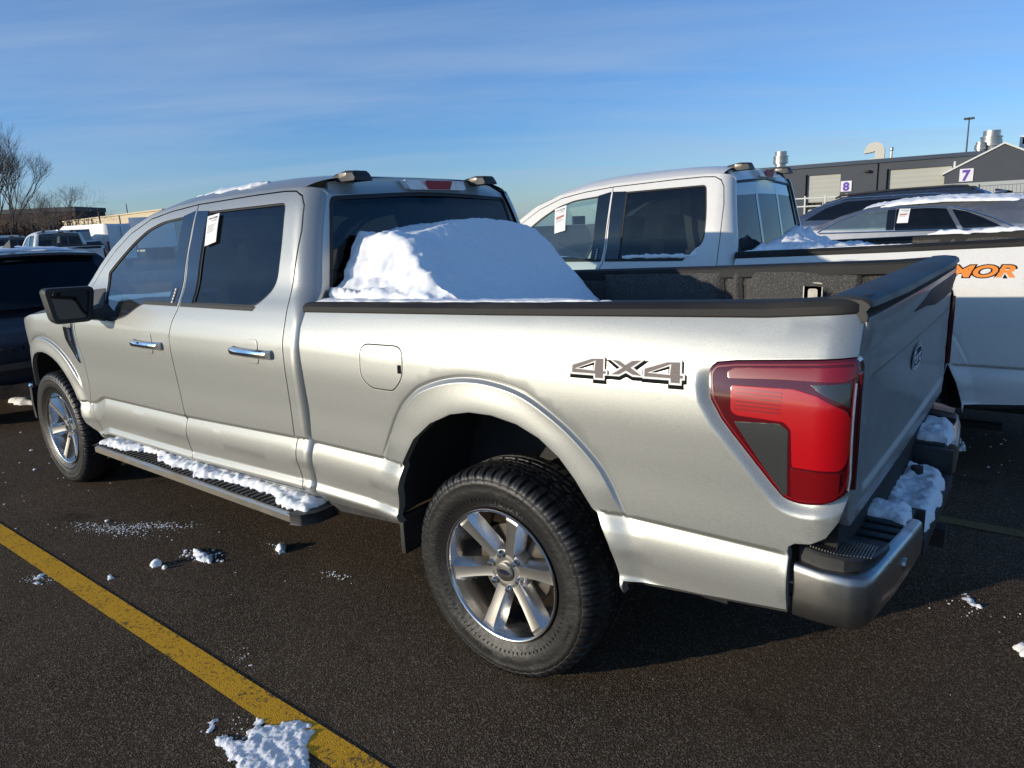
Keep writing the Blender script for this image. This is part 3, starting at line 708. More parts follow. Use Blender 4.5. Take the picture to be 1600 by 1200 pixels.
        for dn, out, G, gm, ap in (('rear_door', door_r, GR, 'glass_privacy', [(2.1175, 1.818), (1.999, 1.814), (1.996, 1.343), (2.108, 1.342)]), ('front_door', door_f, GF, 'glass_clear', [(2.247, 1.798), (2.134, 1.820), (2.138, 1.342), (2.240, 1.342)])):
            rows = crease_rows(1.15, 3.4) if dt else crease_rows(1.15, 3.4, .08)[::2]
            rows = rows+[[(x, z) for x in np.arange(1.2, 3.4, .05)] for z in (1.295, 1.31, 1.325, 1.34)]
            D = panel(dn, offset_poly(resample(out, .02 if dt else .05), .0036), S_cab if dn == 'rear_door' else side, P, T, holes=[G], res=r, side=side_, ret=.014, edge=.0028, extra=rows, bres=.025 if dt else .05)
            panel('door_seal', offset_poly(resample(out, .05), -.022), S_cab if dn == 'rear_door' else side, 'gap_dark', D, holes=[offset_poly(resample(out, .05), .022)], res=.1, side=side_, off=-.018, ret=0, edge=0, bres=.05)
            gl = panel('window', offset_poly(G, -.004), side, gm, D, res=.06, side=side_, off=-.011, ret=0, edge=0, bres=.03)
            panel('window_trim', offset_poly(G, -.001), side, 'rubber_trim', D, holes=[offset_poly(G, .011)], res=.05, side=side_, off=-.006, ret=.01, edge=0, bres=.02)
            panel('pillar_cover', ap, side, 'black_gloss', D, res=.04, side=side_, off=.0025, ret=.006, bres=.03, edge=.002)
            panel('belt_trim', [(2.105 if dn[0] == 'r' else 2.51, 1.352), (1.42 if dn[0] == 'r' else 2.142, 1.352), (1.44 if dn[0] == 'r' else 2.142, 1.332), (2.108 if dn[0] == 'r' else 2.53, 1.332)], side, 'rubber_trim', D, res=.05, side=side_, off=.004, ret=.01, bres=.05, edge=.003)
            hx = 1.403 if dn[0] == 'r' else 2.425
            if detail:
                hz = 1.146 if dn[0] == 'r' else 1.118
                # scooped cup behind the handle: painted dish with its own rim
                cup = [(hx+.055*math.cos(2*PI*q/24), hz+.048*math.sin(2*PI*q/24)) for q in range(24)]
                hb = MB(); V, F = [], []
                yo = side(hx, hz)
                sec = [(-.152, .008), (-.150, .026), (-.12, .035), (0, .038), (.12, .035), (.150, .026), (.152, .008)]
                for (dx, dy) in sec:
                    for (u, v) in ((-.019, -.018), (-.010, -.003), (.004, 0), (.015, -.005), (.020, -.018), (.012, -.024), (-.012, -.024)):
                        V.append((hx+dx, side_*(yo+dy+v+.010), hz+u*1.05))
                n = 7
                for i in range(len(sec)-1):
                    for j in range(n): F.append((i*n+j, i*n+(j+1) % n, (i+1)*n+(j+1) % n, (i+1)*n+j))
                F += [tuple(range(n)), tuple(range((len(sec)-1)*n, len(sec)*n))]
                hb.add(V, F); h_ = hb.build('door_handle', 'chrome', D, smooth=True, angle=.6)
                def cupS(a, b, hx=hx, hz=hz): 
                    return side(a, b)+.005
                panel('handle_cup', rpoly([(hx-.043, hz-.052), (hx+.046, hz-.052), (hx+.050, hz+.060), (hx-.040, hz+.060)], .02), cupS, P, h_, res=.02, side=side_, ret=.006, edge=.006, bres=.012)
                if side_ > 0 and dn[0] == 'f':
                    panel('door_keypad', rpoly([(2.205, 1.425), (2.175, 1.425), (2.182, 1.342), (2.212, 1.342)], .004), side, 'black_plastic', D, res=.03, off=.005, ret=.004, edge=.001, bres=.02)
                    for q in range(5): panel('keypad_button', rpoly([(2.198, 1.421-q*.0155), (2.186, 1.421-q*.0155), (2.187, 1.411-q*.0155), (2.199, 1.411-q*.0155)], .002), side, 'decal_white', D, res=.03, off=.0065, ret=.001, edge=0, bres=.02)
        # --- cab shell around the doors (C-shaped) : pillars, roof edge, sill, rear corner
        dr = [(3.408, 1.213)]+FD_TOP[::-1][1:]+[BL[0]]+RD_TOP+RD_BACK+[(2.128, .480), (3.285, .465)]
        dro = offset_poly(resample(dr, .03, closed=False)+[], 0)
        outer = [(3.275, .425), (2.1, .432), (1.075, .444), (1.060, .46), (1.060, 1.0), (1.060, 1.36), (1.085, 1.50), (1.112, 1.64), (1.138, 1.78), (1.152, 1.85), (1.17, 1.872)]+ROOFE[::-1]
        inner = [(3.408, 1.213)]+[(a-.000, b+.003) for a, b in FD_TOP[::-1][1:]]+[(2.130, 1.855)]+[(1.6, 1.871), (1.37, 1.874), (1.28, 1.869), (1.226, 1.845), (1.199, 1.80)]+[(a-.003, b) for a, b in RD_BACK]+[(1.142, .512), (2.128, .478), (3.285, .4625)]
        cshape = outer+inner
        cols = [[(xrear(z)+d, z) for z in np.arange(.46, 1.88, .03)] for d in (.006, .012, .02, .03, .04, .055, .07, .085)]
        panel('cab_side', cshape, S_cab, P, T, res=r, side=side_, ret=.02, extra=(crease_rows(1.06, 3.4) if dt else [])+cols, bres=.02 if dt else .05)
        panel('rocker_trim', [(3.27, .43), (1.075, .45), (1.075, .405), (3.25, .385)], lambda a, b: .885, 'black_plastic', T, res=.1, side=side_, ret=.05)
        # --- fender
        fen = [(3.411, 1.206), (3.50, 1.228), (3.62, 1.240), (3.866, 1.238), (4.16, 1.212), (4.40, 1.172), (4.60, 1.125), (4.66, 1.10), (4.60, 1.02), (4.55, .92), (4.56, .78), (4.52, .68), (4.476, .60)]+OPENF[1:-1]+[(3.506, .56), (3.49, .52), (3.42, .485), (3.30, .455), (3.290, .462)]+[(a+.0028, b) for a, b in FD_FRONT[::-1][1:]]
        vent = [(3.585, 1.20), (3.565, 1.078), (3.435, .930), (3.395, .925), (3.410, 1.04), (3.420, 1.20)]
        panel('fender', fen, S_fen, P, T, res=r, side=side_, ret=.03, extra=(crease_rows(3.3, 3.52)+flare_rows(CRf, pOf, pGf)) if dt else [], bres=.02 if dt else .05)
        if detail:
            vo = panel('fender_vent', rpoly(offset_poly(vent, .004), .012), S_fen, 'chrome', T, res=.03, side=side_, off=.006, ret=.008, bres=.02, edge=.004)
            panel('vent_grille', rpoly([(3.560, 1.165), (3.540, 1.075), (3.430, .955), (3.412, .955), (3.425, 1.05), (3.44, 1.165)], .008), S_fen, 'black_gloss', vo, res=.03, side=side_, off=.0085, ret=.004, bres=.02, edge=.002)
            panel('vent_bar', rpoly([(3.50, 1.16), (3.49, 1.06), (3.415, .96), (3.425, 1.0), (3.47, 1.07), (3.48, 1.16)], .004), S_fen, 'chrome', vo, res=.03, side=side_, off=.012, ret=.006, bres=.02, edge=.002)
            panel('vent_block', rpoly([(3.565, 1.195), (3.562, 1.160), (3.436, 1.160), (3.432, 1.195)], .004), S_fen, 'bumper_steel', vo, res=.03, side=side_, off=.011, ret=.006, bres=.02, edge=.002)
        # --- wheel tubs, mud flap
        for c, po in ((CRr, pOr), (CRf, pOf)):
            V = []; k = 29
            for y in (.952, .93, .85, .52):
                for q in range(k):
                    a = PI*(.02+.96*q/(k-1)); aa = min(max(a, 0), PI); rr = po(aa)+.016-(.0 if y > .95 else .004 if y > .9 else -.01)
                    V.append((c[0]+rr*math.cos(a), side_*y, c[1]+rr*math.sin(a)))
            F = [(i*k+j, i*k+j+1, (i+1)*k+j+1, (i+1)*k+j) for i in range(3) for j in range(k-1)]
            V += [(c[0], side_*.52, .60)]; F += [(3*k+j, 3*k+j+1, 4*k) for j in range(k-1)]
            MB().add(V, F).build('wheel_tub', 'liner_arch', T, smooth=True)
        b = MB()
        b.box(.508, .532, side_*.69, side_*.955, .35, .52); b.build('mud_flap', 'black_plastic', T, bevel=.006)
        b = MB(); b.box(3.385, 3.40, side_*.70, side_*.93, .27, .50); b.build('mud_flap', 'black_plastic', T, bevel=.005)
        # --- bed inner wall with ribs (bed liner)
        inner_ribs = [(.62, .10), (.10, .22), (-.20, .045), (-.30, .045), (-.42, .045)]
        def S_in(x, z):
            y = .800
            for c_, w_ in ((.66, .09), (-.165, .022), (-.262, .022), (-.86, .06)):
                y += .030*(sst(c_-w_-.012, c_-w_, x)-sst(c_+w_, c_+w_+.012, x))
            if z > 1.30: y -= .012*sst(1.30, 1.315, z)*(1-sst(1.345, 1.36, z))
            y += .022*(sst(-.78, -.76, x)-sst(-.66, -.64, x))*(sst(1.05, 1.07, z)-sst(1.28, 1.30, z))
            if z < 1.10: y -= .10*sst(1.10, 1.02, 1.10+1.02-z)*(1 if -.48 < x < .46 else 0)*0
            return y
        wi = [(1.0-sb, 1.36), (-1.12, 1.395), (-1.12, .86), (-.60, .86), (-.56, 1.07), (.56, 1.07), (.60, .86), (1.0-sb, .86)]
        rows = [[(x, z) for z in np.arange(.88, 1.38, .04)] for c_, w_ in ((.66, .09), (-.165, .022), (-.262, .022), (-.86, .06), (-.71, .06)) for x in (c_-w_-.012, c_-w_, c_+w_, c_+w_+.012)]
        panel('bed_wall', wi, S_in, 'bedliner', T, res=.05, side=side_, ret=0, edge=0, extra=rows, bres=.05) if True else 0
        b = MB(); x = -.595
        fr2 = lambda a, b_, h: Vector((a, side_*(.806-h), b_))
        sq = rpoly([(x-.045, 1.17), (x+.045, 1.17), (x+.045, 1.335), (x-.045, 1.335)], .018)
        sq2 = rpoly([(x-.022, 1.20), (x+.022, 1.20), (x+.022, 1.305), (x-.022, 1.305)], .012)
        V2, F = cdt2(resample(sq, .02), [resample(sq2, .02)], .1, [], 0); V = [fr2(a, c_, .016) for a, c_ in V2]; n = len(V); V += [fr2(a, c_, -.02) for a, c_ in V2]
        b.add(V, F+[(i, j, j+n, i+n) for i, j in boundary(F)])
        b.box(x-.04, x+.04, side_*.79, side_*.815, 1.18, 1.32)
        b.build('tie_down_cleat', 'step_metal', T)
        # --- mirror
        m = MB(); ms = side_
        yc, zc_ = 1.115, 1.330
        sec = [(-.055, .86), (-.05, 1.0), (-.02, 1.04), (.03, 1.0), (.085, .80), (.12, .45), (.128, .2)]
        shape = rpoly([(.995, 1.430), (1.262, 1.438), (1.235, 1.234), (1.035, 1.230)], [.035, .035, .04, .03], 5)
        cx_ = sum(p[0] for p in shape)/len(shape); cz_ = sum(p[1] for p in shape)/len(shape); n = len(shape)
        for (dx, sc) in sec:
            for a, b_ in shape: m.V.append((3.03+dx, ms*(cx_+(a-cx_)*sc), cz_+(b_-cz_)*sc))
        for i in range(len(sec)-1):
            for j in range(n): m.F.append((i*n+j, i*n+(j+1) % n, (i+1)*n+(j+1) % n, (i+1)*n+j))
        m.F.append(tuple(range((len(sec)-1)*n, len(sec)*n)))
        # inner lip
        b0 = len(m.V)
        for dx, sc in ((-.052, .80), (-.035, .78)):
            for a, b_ in shape: m.V.append((3.03+dx, ms*(cx_+(a-cx_)*sc), cz_+(b_-cz_)*sc))
        for j in range(n): m.F.append((j, (j+1) % n, b0+(j+1) % n, b0+j)); m.F.append((b0+j, b0+(j+1) % n, b0+n+(j+1) % n, b0+n+j))
        mo = m.build('mirror', 'black_plastic', T, smooth=True, angle=.7)
        g_ = MB(); g_.add([(3.03-.037, ms*(cx_+(a-cx_)*.785), cz_+(b_-cz_)*.785) for a, b_ in shape], [tuple(range(n))]); g_.build('mirror_glass', 'mirror_glass', mo)
        arm = MB(); arm.add([(x_, ms*y_, z_) for y_, q in ((.885, .09), (1.06, .035)) for x_, z_ in ((3.03-q, 1.235), (3.03+q, 1.24), (3.03+q*.9, 1.25+q), (3.03-q*.9, 1.25+q*.9))], [(0, 1, 5, 4), (1, 2, 6, 5), (2, 3, 7, 6), (3, 0, 4, 7)]); arm.build('mirror_arm', 'black_plastic', mo, bevel=.006)
        panel('mirror_sail', rpoly([(3.265, 1.285), (3.19, 1.40), (3.045, 1.41), (3.00, 1.32), (2.955, 1.222), (3.25, 1.222)], [.01, .01, .01, .02, .01, .01]), side, 'black_plastic', T, res=.06, side=side_, off=.005, ret=.012, bres=.03, edge=.003)
    # --- roof, screens, hood
    Sy = S_cab
    rp = [(x, .0+tab(sorted(ROOFE), x)) for x in (1.22, 1.30, 1.40, 1.55, 1.75, 1.95, 2.13, 2.3, 2.4, 2.52, 2.635, 2.70)]
    V, F = strip(rp, lambda a, b: side(a, b), [.040]+[-.0]+[.0]*10 if False else [-.052, -.060, -.066, -.070, -.074, -.076, -.077, -.077, -.075, -.068, -.058, -.050], 30, pw=6)
    V = [(a, b, 2*0+c) for a, b, c in V]
    roof = MB().add(V, F).build('roof', P, T, smooth=True, angle=1.2)
    # rear header and glass
    rg = [(1.22, 1.882), (1.19, 1.877), (1.172, 1.868), (1.160, 1.845), (1.150, 1.80), (1.13, 1.70), (1.10, 1.55), (1.075, 1.42), (1.062, 1.34), (1.058, 1.2), (1.058, .75)]
    xg = lambda z: tab(sorted([(b, a) for a, b in rg]), z)
    def S_back(y, z): return -(xg(z)) + .05*(1-min(1, abs(y)/.85)**2)*0 - .0
    def S_bk(y, z):      # distance backwards from cab at plane; slight plan curve
        return -(xg(z)+.012*(y/.7)**2)
    fb = lambda a, b, h: Vector((-h, a, b))
    yl = lambda z: side(1.2, z)-.105 if z > 1.4 else side(1.2, z)-.05
    hw = lambda z: side(1.25, z)-(.048 if z < 1.30 else .048+min(.055, (z-1.30)*.5))
    outl = [(-hw(z), z) for z in (.75, 1.2, 1.35, 1.5, 1.65, 1.78, 1.845, 1.862)]; outl += [(-.60, 1.905), (-.45, 1.925), (0, 1.938), (.45, 1.925), (.60, 1.905)]+[(-a, b) for a, b in outl[::-1]]
    GB = rpoly([(-.775, 1.355), (-.645, 1.838), (0, 1.868), (.645, 1.838), (.775, 1.355)], [.03, .035, .3, .035, .03])
    panel('cab_back', outl, S_bk, P, T, holes=[GB], res=.05, ret=.02, frame=fb, bres=.04, extra=[])
    bg_ = panel('rear_window', offset_poly(GB, -.006), S_bk, 'glass_rear', T, res=.1, ret=0, frame=fb, off=-.004, edge=0, bres=.05)
    panel('window_seal', offset_poly(GB, -.002), S_bk, 'rubber_trim', bg_, holes=[offset_poly(GB, .020)], res=.06, ret=.008, frame=fb, off=-.001, edge=0, bres=.04)
    V = []; q = 14
    for i in range(q+1):
        y = -.60+1.2*i/q; zt = 1.862+.045*(1-(y/.66)**2)
    # third brake light
    fbk = lambda a, b, h: Vector((-(h)+0, a, b))
    tl = panel('third_brake_light', rpoly([(-.285, 1.872), (-.302, 1.922), (.162, 1.922), (.145, 1.872)], .012), lambda a, b: -(xg(min(b, 1.86))+.012*(a/.7)**2)+.022-(.02 if b > 1.91 else 0), 'lens_clear', T, res=.03, ret=.06, frame=fb, edge=.004, bres=.02)
    panel('brake_lens', rpoly([(-.155, 1.874), (-.178, 1.919), (.030, 1.919), (.013, 1.874)], .005), lambda a, b: -(xg(min(b, 1.86))+.012*(a/.7)**2)+.024, 'lens_third', tl, res=.03, ret=.004, frame=fb, edge=.001, bres=.02)
    for ys in (.50, -.44):
        b = MB(); x0 = 1.11
        for dx, wz, hh in ((-.02, .058, .0), (-.005, .058, .026), (.06, .055, .030), (.15, .045, .018), (.20, .04, .0)):
            b.V += [(x0+dx, ys-wz, 1.905), (x0+dx, ys-wz*.9, 1.918+hh*.8), (x0+dx, ys-wz*.6, 1.924+hh), (x0+dx, ys+wz*.6, 1.924+hh), (x0+dx, ys+wz*.9, 1.918+hh*.8), (x0+dx, ys+wz, 1.905)]
        for i in range(4):
            for j in range(5): b.F.append((i*6+j, i*6+j+1, (i+1)*6+j+1, (i+1)*6+j))
        b.F += [(0, 1, 2, 3, 4, 5), tuple(range(24, 30))[::-1]]
        rm = b.build('roof_lamp_housing', 'black_plastic', T, smooth=True, angle=.6)
        b = MB(); b.box(1.150, 1.205, ys+.038, ys+.052, 1.922, 1.944) ; b.build('roof_lamp_lens', 'lens_amber', rm, bevel=.005)
    # windshield
    wsP = [(2.70, 1.803), (2.86, 1.748), (3.035, 1.65), (3.175, 1.54), (3.30, 1.43), (3.43, 1.30), (3.50, 1.215)]
    V, F = strip(wsP, lambda a, b: side(a, b), [-.046, -.07, -.085, -.10, -.115, -.13, -.14], 20, pw=3)
    MB().add(V, F).build('windshield', 'glass_shield', T, smooth=True)
    # hood
    V = []; nx_, ny_ = 14, 20
    for i in range(nx_+1):
        x = 3.46+(4.74-3.46)*i/nx_; zt = tab([(3.4, 1.222), (3.62, 1.240), (3.866, 1.238), (4.16, 1.212), (4.40, 1.172), (4.60, 1.125), (4.8, 1.07)], x); yw = side(min(x, 4.66), zt-.0)-.004
        for j in range(ny_+1):
            v = -1+2*j/ny_; bul = .055*(1-abs(v)**4)+.018*(sst(.35, .45, abs(v))*(1-sst(.7, .95, abs(v)))); xx = x+(.16*(1-v*v) if i == nx_ else .16*(1-v*v)*(i/nx_)**3)
            V.append((xx, yw*v, zt+.004+bul*min(1, (nx_-i)/2+.3)))
    F = [(i*(ny_+1)+j, (i+1)*(ny_+1)+j, (i+1)*(ny_+1)+j+1, i*(ny_+1)+j+1) for i in range(nx_) for j in range(ny_)]
    MB().add(V, F).build('hood', P, T, smooth=True, angle=1.2)
    # front fascia
    def fx(y): return 4.60+.30*(1-(abs(y)/.87)**3)
    frf = lambda a, b, h: Vector((h, a, b))
    gr = panel('grille', rpoly([(-.58, .72), (.58, .72), (.62, 1.06), (-.62, 1.06)], .04), lambda a, b: fx(a)+.02, 'black_gloss', T, res=.08, ret=.1, frame=frf)
    for k in range(3): panel('grille_bar', rpoly([(-.58, .78+k*.10), (.58, .78+k*.10), (.58, .81+k*.10), (-.58, .81+k*.10)], .01), lambda a, b: fx(a)+.05, 'chrome', gr, res=.1, ret=.03, frame=frf)
    for s_ in (1, -1):
        hl = panel('headlamp', rpoly([(s_*.63, .80), (s_*.63, 1.06), (s_*.86, 1.10), (s_*.865, .78)], .02), lambda a, b: fx(a)+.01, 'lens_clear', T, res=.05, ret=.1, frame=frf)
    panel('front_bumper', rpoly([(-.90, .42), (.90, .42), (.92, .66), (-.92, .66)], .04), lambda a, b: 4.66+.30*(1-(min(1, abs(a)/.92))**4), 'chrome', T, res=.06, ret=.2, frame=frf)
    V = []
    for s_ in (1, -1):
        b = MB(); pts = [(4.62, .86), (4.56, .935), (4.50, .962), (4.44, .968)]
        for x, y in pts: b.V += [(x, s_*y, .42), (x, s_*(y+.006), .55), (x, s_*y, .655), (x, s_*(y-.05), .67)]
        for i in range(3):
            for j in range(3): b.F.append((i*4+j, i*4+j+1, (i+1)*4+j+1, (i+1)*4+j))
        b.build('bumper_wrap', 'black_plastic', T, smooth=True)
    # --- tailgate
    def S_tg(y, z):
        d = 1.168-.006*(y/.9)**2
        d += .012*(sst(1.30, 1.375, z))                      # lip towards the spoiler
        d -= .010*(sst(.90, .925, z)-sst(1.215, 1.235, z))*(sst(-.80, -.77, y)-sst(.77, .80, y))   # large recessed field
        d -= .010*(1-sst(.82, .87, z))+.014*sst(.855, .885, abs(y))**2
        return d
    fb2 = lambda a, b, h: Vector((-h, a, b))
    tg = [(.874, 1.400), (.876, 1.31), (.880, .95), (.878, .865), (.865, .838), (-.865, .838), (-.878, .865), (-.880, .95), (-.876, 1.31), (-.874, 1.400)]
    rows = [[(y, z) for y in np.arange(-.88, .89, .06)] for z in (.90, .908, .917, .925, 1.215, 1.225, 1.235, 1.30, 1.32, 1.34, 1.36)]
    G = panel('tailgate', tg, S_tg, 'silver_frosted' if P == 'silver' else P, T, res=.05, frame=fb2, ret=.04, extra=rows, bres=.04)
    # inner skin of tailgate
    MB().box(-1.145, -1.085, -.79, .79, .86, 1.41).build('tailgate_liner', 'bedliner', G)
    capv = MB(); ys = [-.886, -.876, -.8, -.5, -.2, .2, .5, .8, .876, .886]
    for y in ys:
        e = .006 if abs(y) > .88 else 0; zt = 1.452; q_ = .018*sst(.6, .9, abs(y))
        for x, z in ((-1.075, zt-.045), (-1.070, zt-.008), (-1.078, zt-.001-e), (-1.12, zt+.002-e), (-1.172+e+q_*.6, zt-.002-e), (-1.192+e+q_, zt-.010-e), (-1.197+e+q_, zt-.024), (-1.188+e+q_, zt-.036), (-1.176+q_*.4, zt-.046), (-1.168, zt-.062)): capv.V.append((x, y, z))
    k = 10; capv.F = [(i*k+j, i*k+j+1, (i+1)*k+j+1, (i+1)*k+j) for i in range(len(ys)-1) for j in range(k-1)]+[tuple(range(k)), tuple(range((len(ys)-1)*k, len(ys)*k))]
    capv.build('tailgate_cap', 'black_plastic', G, smooth=True, angle=.5)
    panel('tailgate_handle', rpoly([(-.82, 1.382), (-.10, 1.378), (.22, 1.335), (-.05, 1.325), (-.30, 1.300), (-.80, 1.300)], .02), lambda a, b: S_tg(a, b)+.003, 'black_plastic', G, res=.05, frame=fb2, ret=.01, bres=.03)
    if detail: badge_panels(G, lambda a, b, h: Vector((-(S_tg(0, 1.15))-h, -.02-a, 1.150+b)), .115, .046)
    # --- bed floor, front wall, rail stub
    MB().box(-1.10, 1.0-sb, -.50, .50, .83, .87).build('bed_floor', 'bedliner', T)
    for xa, xb in ((-1.10, -.60), (.60, 1.0-sb)):
        for s_ in (1, -1): MB().box(xa, xb, s_*.502, s_*.80, .83, .87).build('bed_floor_side', 'bedliner', T)
    MB().box(.985, 1.03, -.86, .86, .85, 1.375).build('bed_headboard', 'bedliner', T, bevel=.006)
    b = MB(); b.box(1.028, 1.034, -.90, .90, .46, 1.34); b.build('bed_front_skin', P, T)
    # --- rear bumper
    path = [(-1.040, .950), (-1.11, .957), (-1.178, .955), (-1.210, .943), (-1.227, .905), (-1.236, .84), (-1.248, .76), (-1.262, .60), (-1.272, .44)]
    for s_ in (1, -1):
        b = MB(); n = 8
        for i, (x, y) in enumerate(path):
            zb = tab([(0, .590), (.5, .600), (1, .612)], i/8*1.0)-.012; zt = .737-(.006 if 0 < i < 6 else 0)-max(0, i-6)*.008; d = Vector((path[min(i+1, 8)][0]-path[max(i-1, 0)][0], path[min(i+1, 8)][1]-path[max(i-1, 0)][1])).normalized(); nx, ny = d.y, -d.x
            if ny < 0 and i < 3: pass
            ox, oy = (-abs(nx), abs(ny)) 
            for off, z in ((-.03, zb-.0), (-.004, zb), (.003, zb+.012), (.006, zb+.06), (.004, zt-.025), (.0, zt-.006), (-.008, zt), (-.03, zt+.001)): b.V.append((x+ox*off, s_*(y+oy*off), z))
        b.F = [(i*n+j, i*n+j+1, (i+1)*n+j+1, (i+1)*n+j) for i in range(8) for j in range(n-1)]+[tuple(range(n)), tuple(range(8*n, 9*n))]
        bp = b.build('bumper', 'bumper_steel', T, smooth=True, angle=.8)
        if detail:
            for (y_, z_) in ((.66, .668),):
                c = MB().lathe([(0, .003), (.017, .003), (.0185, 0), (.0185, -.01)], 24, M=Matrix.Translation((-1.265, s_*y_, z_)) @ Matrix.Rotation(PI/2 if True else 0, 4, 'Z')); c.build('parking_sensor', 'bumper_steel', bp, smooth=True)
        # corner step pad
        b = MB(); pth = [(-1.045, .925), (-1.10, .938), (-1.16, .930), (-1.195, .90), (-1.218, .85), (-1.232, .78), (-1.235, .74)]; n = 5
        for i, (x, y) in enumerate(pth):
            zt = .778-.004*i
            inn = (-1.045-.02*i*.6, .80 - (.06*i*.1))
            b.V += [(x, s_*y, .730), (x, s_*y, zt-.006), (x+.006, s_*(y-.006), zt), (inn[0], s_*inn[1], zt), (inn[0], s_*inn[1], .73)]
        b.F = [(i*n+j, i*n+j+1, (i+1)*n+j+1, (i+1)*n+j) for i in range(6) for j in range(n-1)]+[tuple(range(n)), tuple(range(6*n, 7*n))]
        pad = b.build('step_pad', 'black_plastic', T, smooth=True, angle=.5)
        if detail:
            g2 = MB()
            for q in range(22):
                x = -1.055-.0075*q; y0, y1 = .815-.001*q, .915-.004*max(0, q-11)
                g2.box(x-.0016, x+.0016, s_*y0, s_*y1, .775-.0006*q, .7815-.0008*q)
            g2.build('pad_grip', 'step_metal', pad)
        # ribbed top
        b = MB(); b.box(-1.245, -1.045, s_*.355, s_*.80, .700, .722)
        for q in range(7): y = .385+q*.058; b.box(-1.235, -1.06, s_*y, s_*(y+.034), .72, .730)
        b.build('bumper_step', 'black_plastic', T, bevel=.003)
        b = MB(); b.box(-1.270, -1.05, s_*.342, s_*.358, .575, .722); b.build('bumper_cheek', 'black_plastic', T, bevel=.004)
    b = MB(); b.box(-1.262, -1.05, -.342, .342, .585, .628); b.box(-1.275, -1.245, -.35, .35, .565, .622); b.build('hitch_step', 'black_plastic', T, bevel=.006)
    b = MB(); b.box(-1.30, -1.05, -.035, .035, .47, .54); b.box(-1.12, -1.0, -.25, .25, .42, .50); b.build('hitch_receiver', 'chassis', T, bevel=.004)
    b = MB(); b.lathe([(.0, .03), (.022, .03), (.022, -.02), (0, -.02)], 20, M=Matrix.Translation((-1.17, -.18, .66)) @ Matrix.Rotation(PI/2, 4, 'X')); b.build('trailer_socket', 'black_plastic', T)
    b = MB(); b.box(-1.13, -1.03, -.88, .88, .60, .84); b.build('rear_cross_member', 'chassis', T)
    for s_ in (1, -1):
        for x0_, x1_, z0_, z1_ in ((-1.02, -.545, .590, .540), (.56, 1.03-sb, .485, .450)):
            MB().add([(x, s_*y, z) for x, zz_ in ((x0_, z0_), (x1_, z1_)) for y, z in ((.925, zz_+.015), (.925, zz_-.022), (.88, zz_-.022), (.88, zz_+.015))], [(0, 1, 5, 4), (1, 2, 6, 5), (2, 3, 7, 6), (3, 0, 4, 7), (0, 3, 2, 1), (4, 5, 6, 7)]).build('lower_lip', 'black_plastic', T)
    # --- chassis
    b = MB(); b.box(-1.1, 4.5, .38, .48, .42, .56); b.box(-1.1, 4.5, -.48, -.38, .42, .56); b.box(1.1, 3.3, -.84, .84, .46, .52); b.tube([(0, -.75, .405), (0, .75, .405)], .045, 12); b.tube([(3.993, -.75, .40), (3.993, .75, .40)], .04, 12)
    b.lathe([(0, .16), (.12, .13), (.16, 0), (.12, -.13), (0, -.16)], 20, M=Matrix.Translation((0, 0, .42))); b.box(.7, 1.9, -.75, -.5, .36, .52); b.box(3.4, 4.5, -.50, .50, .42, 1.0); b.box(-.95, -.45, -.35, .35, .50, .66)
    for s_ in (1, -1): b.box(-.72, .72, s_*.52, s_*.58, .33, .365); b.box(-.08, .08, s_*.5, s_*.6, .30, .44)
    b.box(-.9, 1.0, -.5, .5, .62, .83)
    b.build('chassis', 'chassis', T)
    # --- interior
    b = MB(); b.box(1.12, 3.35, -.80, .80, .52, .56); b.build('cab_floor', 'interior_dark', T)
    b = MB(); b.add([(3.02, y, z) if k == 0 else (3.42, y, z2) for y in (-.82, .82) for k, z, z2 in ((0, .72, 0), (0, 1.17, 0), (1, 0, 1.215), (1, 0, .72))], [(0, 1, 5, 4), (1, 2, 6, 5), (2, 3, 7, 6), (3, 0, 4, 7), (0, 3, 2, 1), (4, 5, 6, 7)]); b.box(2.5, 3.05, -.14, .14, .56, .92); b.build('dashboard', 'interior_dark', T, bevel=.02)
    for s_ in (1, -1): b = MB(); b.box(2.17, 3.25, s_*.80, s_*.86, .56, 1.215); b.box(1.2, 2.10, s_*.80, s_*.86, .56, 1.30); b.build('door_liner', 'interior_dark', T, bevel=.01)
    def seat(x, y, w_, name='seat'):
        s = MB(); s.box(x, x+.50, y-w_/2, y+w_/2, .74, .90); S_ = s.build(name, 'seat_cloth', T, bevel=.05)
        s = MB(); s.box(-.07, .07, -w_/2, w_/2, 0, .62, 0, Matrix.Translation((x+.03, y, .84)) @ Matrix.Rotation(math.radians(-14), 4, 'Y')); s.build('seat_back', 'seat_cloth', S_, bevel=.05)
        for yy in ((0,) if w_ < .8 else (-.42, .42)):
            s = MB(); s.box(-.05, .05, -.13, .13, .0, .17, 0, Matrix.Translation((x-.13, y+yy, 1.475)) @ Matrix.Rotation(math.radians(-8), 4, 'Y')); s.build('headrest', 'seat_cloth', S_, bevel=.045)
    seat(2.28, .40, .52); seat(2.28, -.40, .52); seat(1.38, 0, 1.42, 'rear_bench')
    b = MB(); M_ = Matrix.Translation((2.93, .40, 1.16)) @ Matrix.Rotation(math.radians(-65), 4, 'Y')
    b.tube([M_ @ Vector((.19*math.cos(2*PI*k/28), .19*math.sin(2*PI*k/28), 0)) for k in range(29)], .015, 8); b.tube([M_ @ Vector((-.18, 0, 0)), M_ @ Vector((.18, 0, 0))], .018, 6); b.tube([M_ @ Vector((0, 0, -.02)), (3.12, .40, 1.06)], .04, 10); b.build('steering_wheel', 'interior_dark', T, smooth=True)
    V, F = strip([(x, z-.022) for x, z in rp], lambda a, b: side(a, b)-.02, [-.03]*12, 10); MB().add(V, F).build('headliner', 'headliner', T, smooth=True)
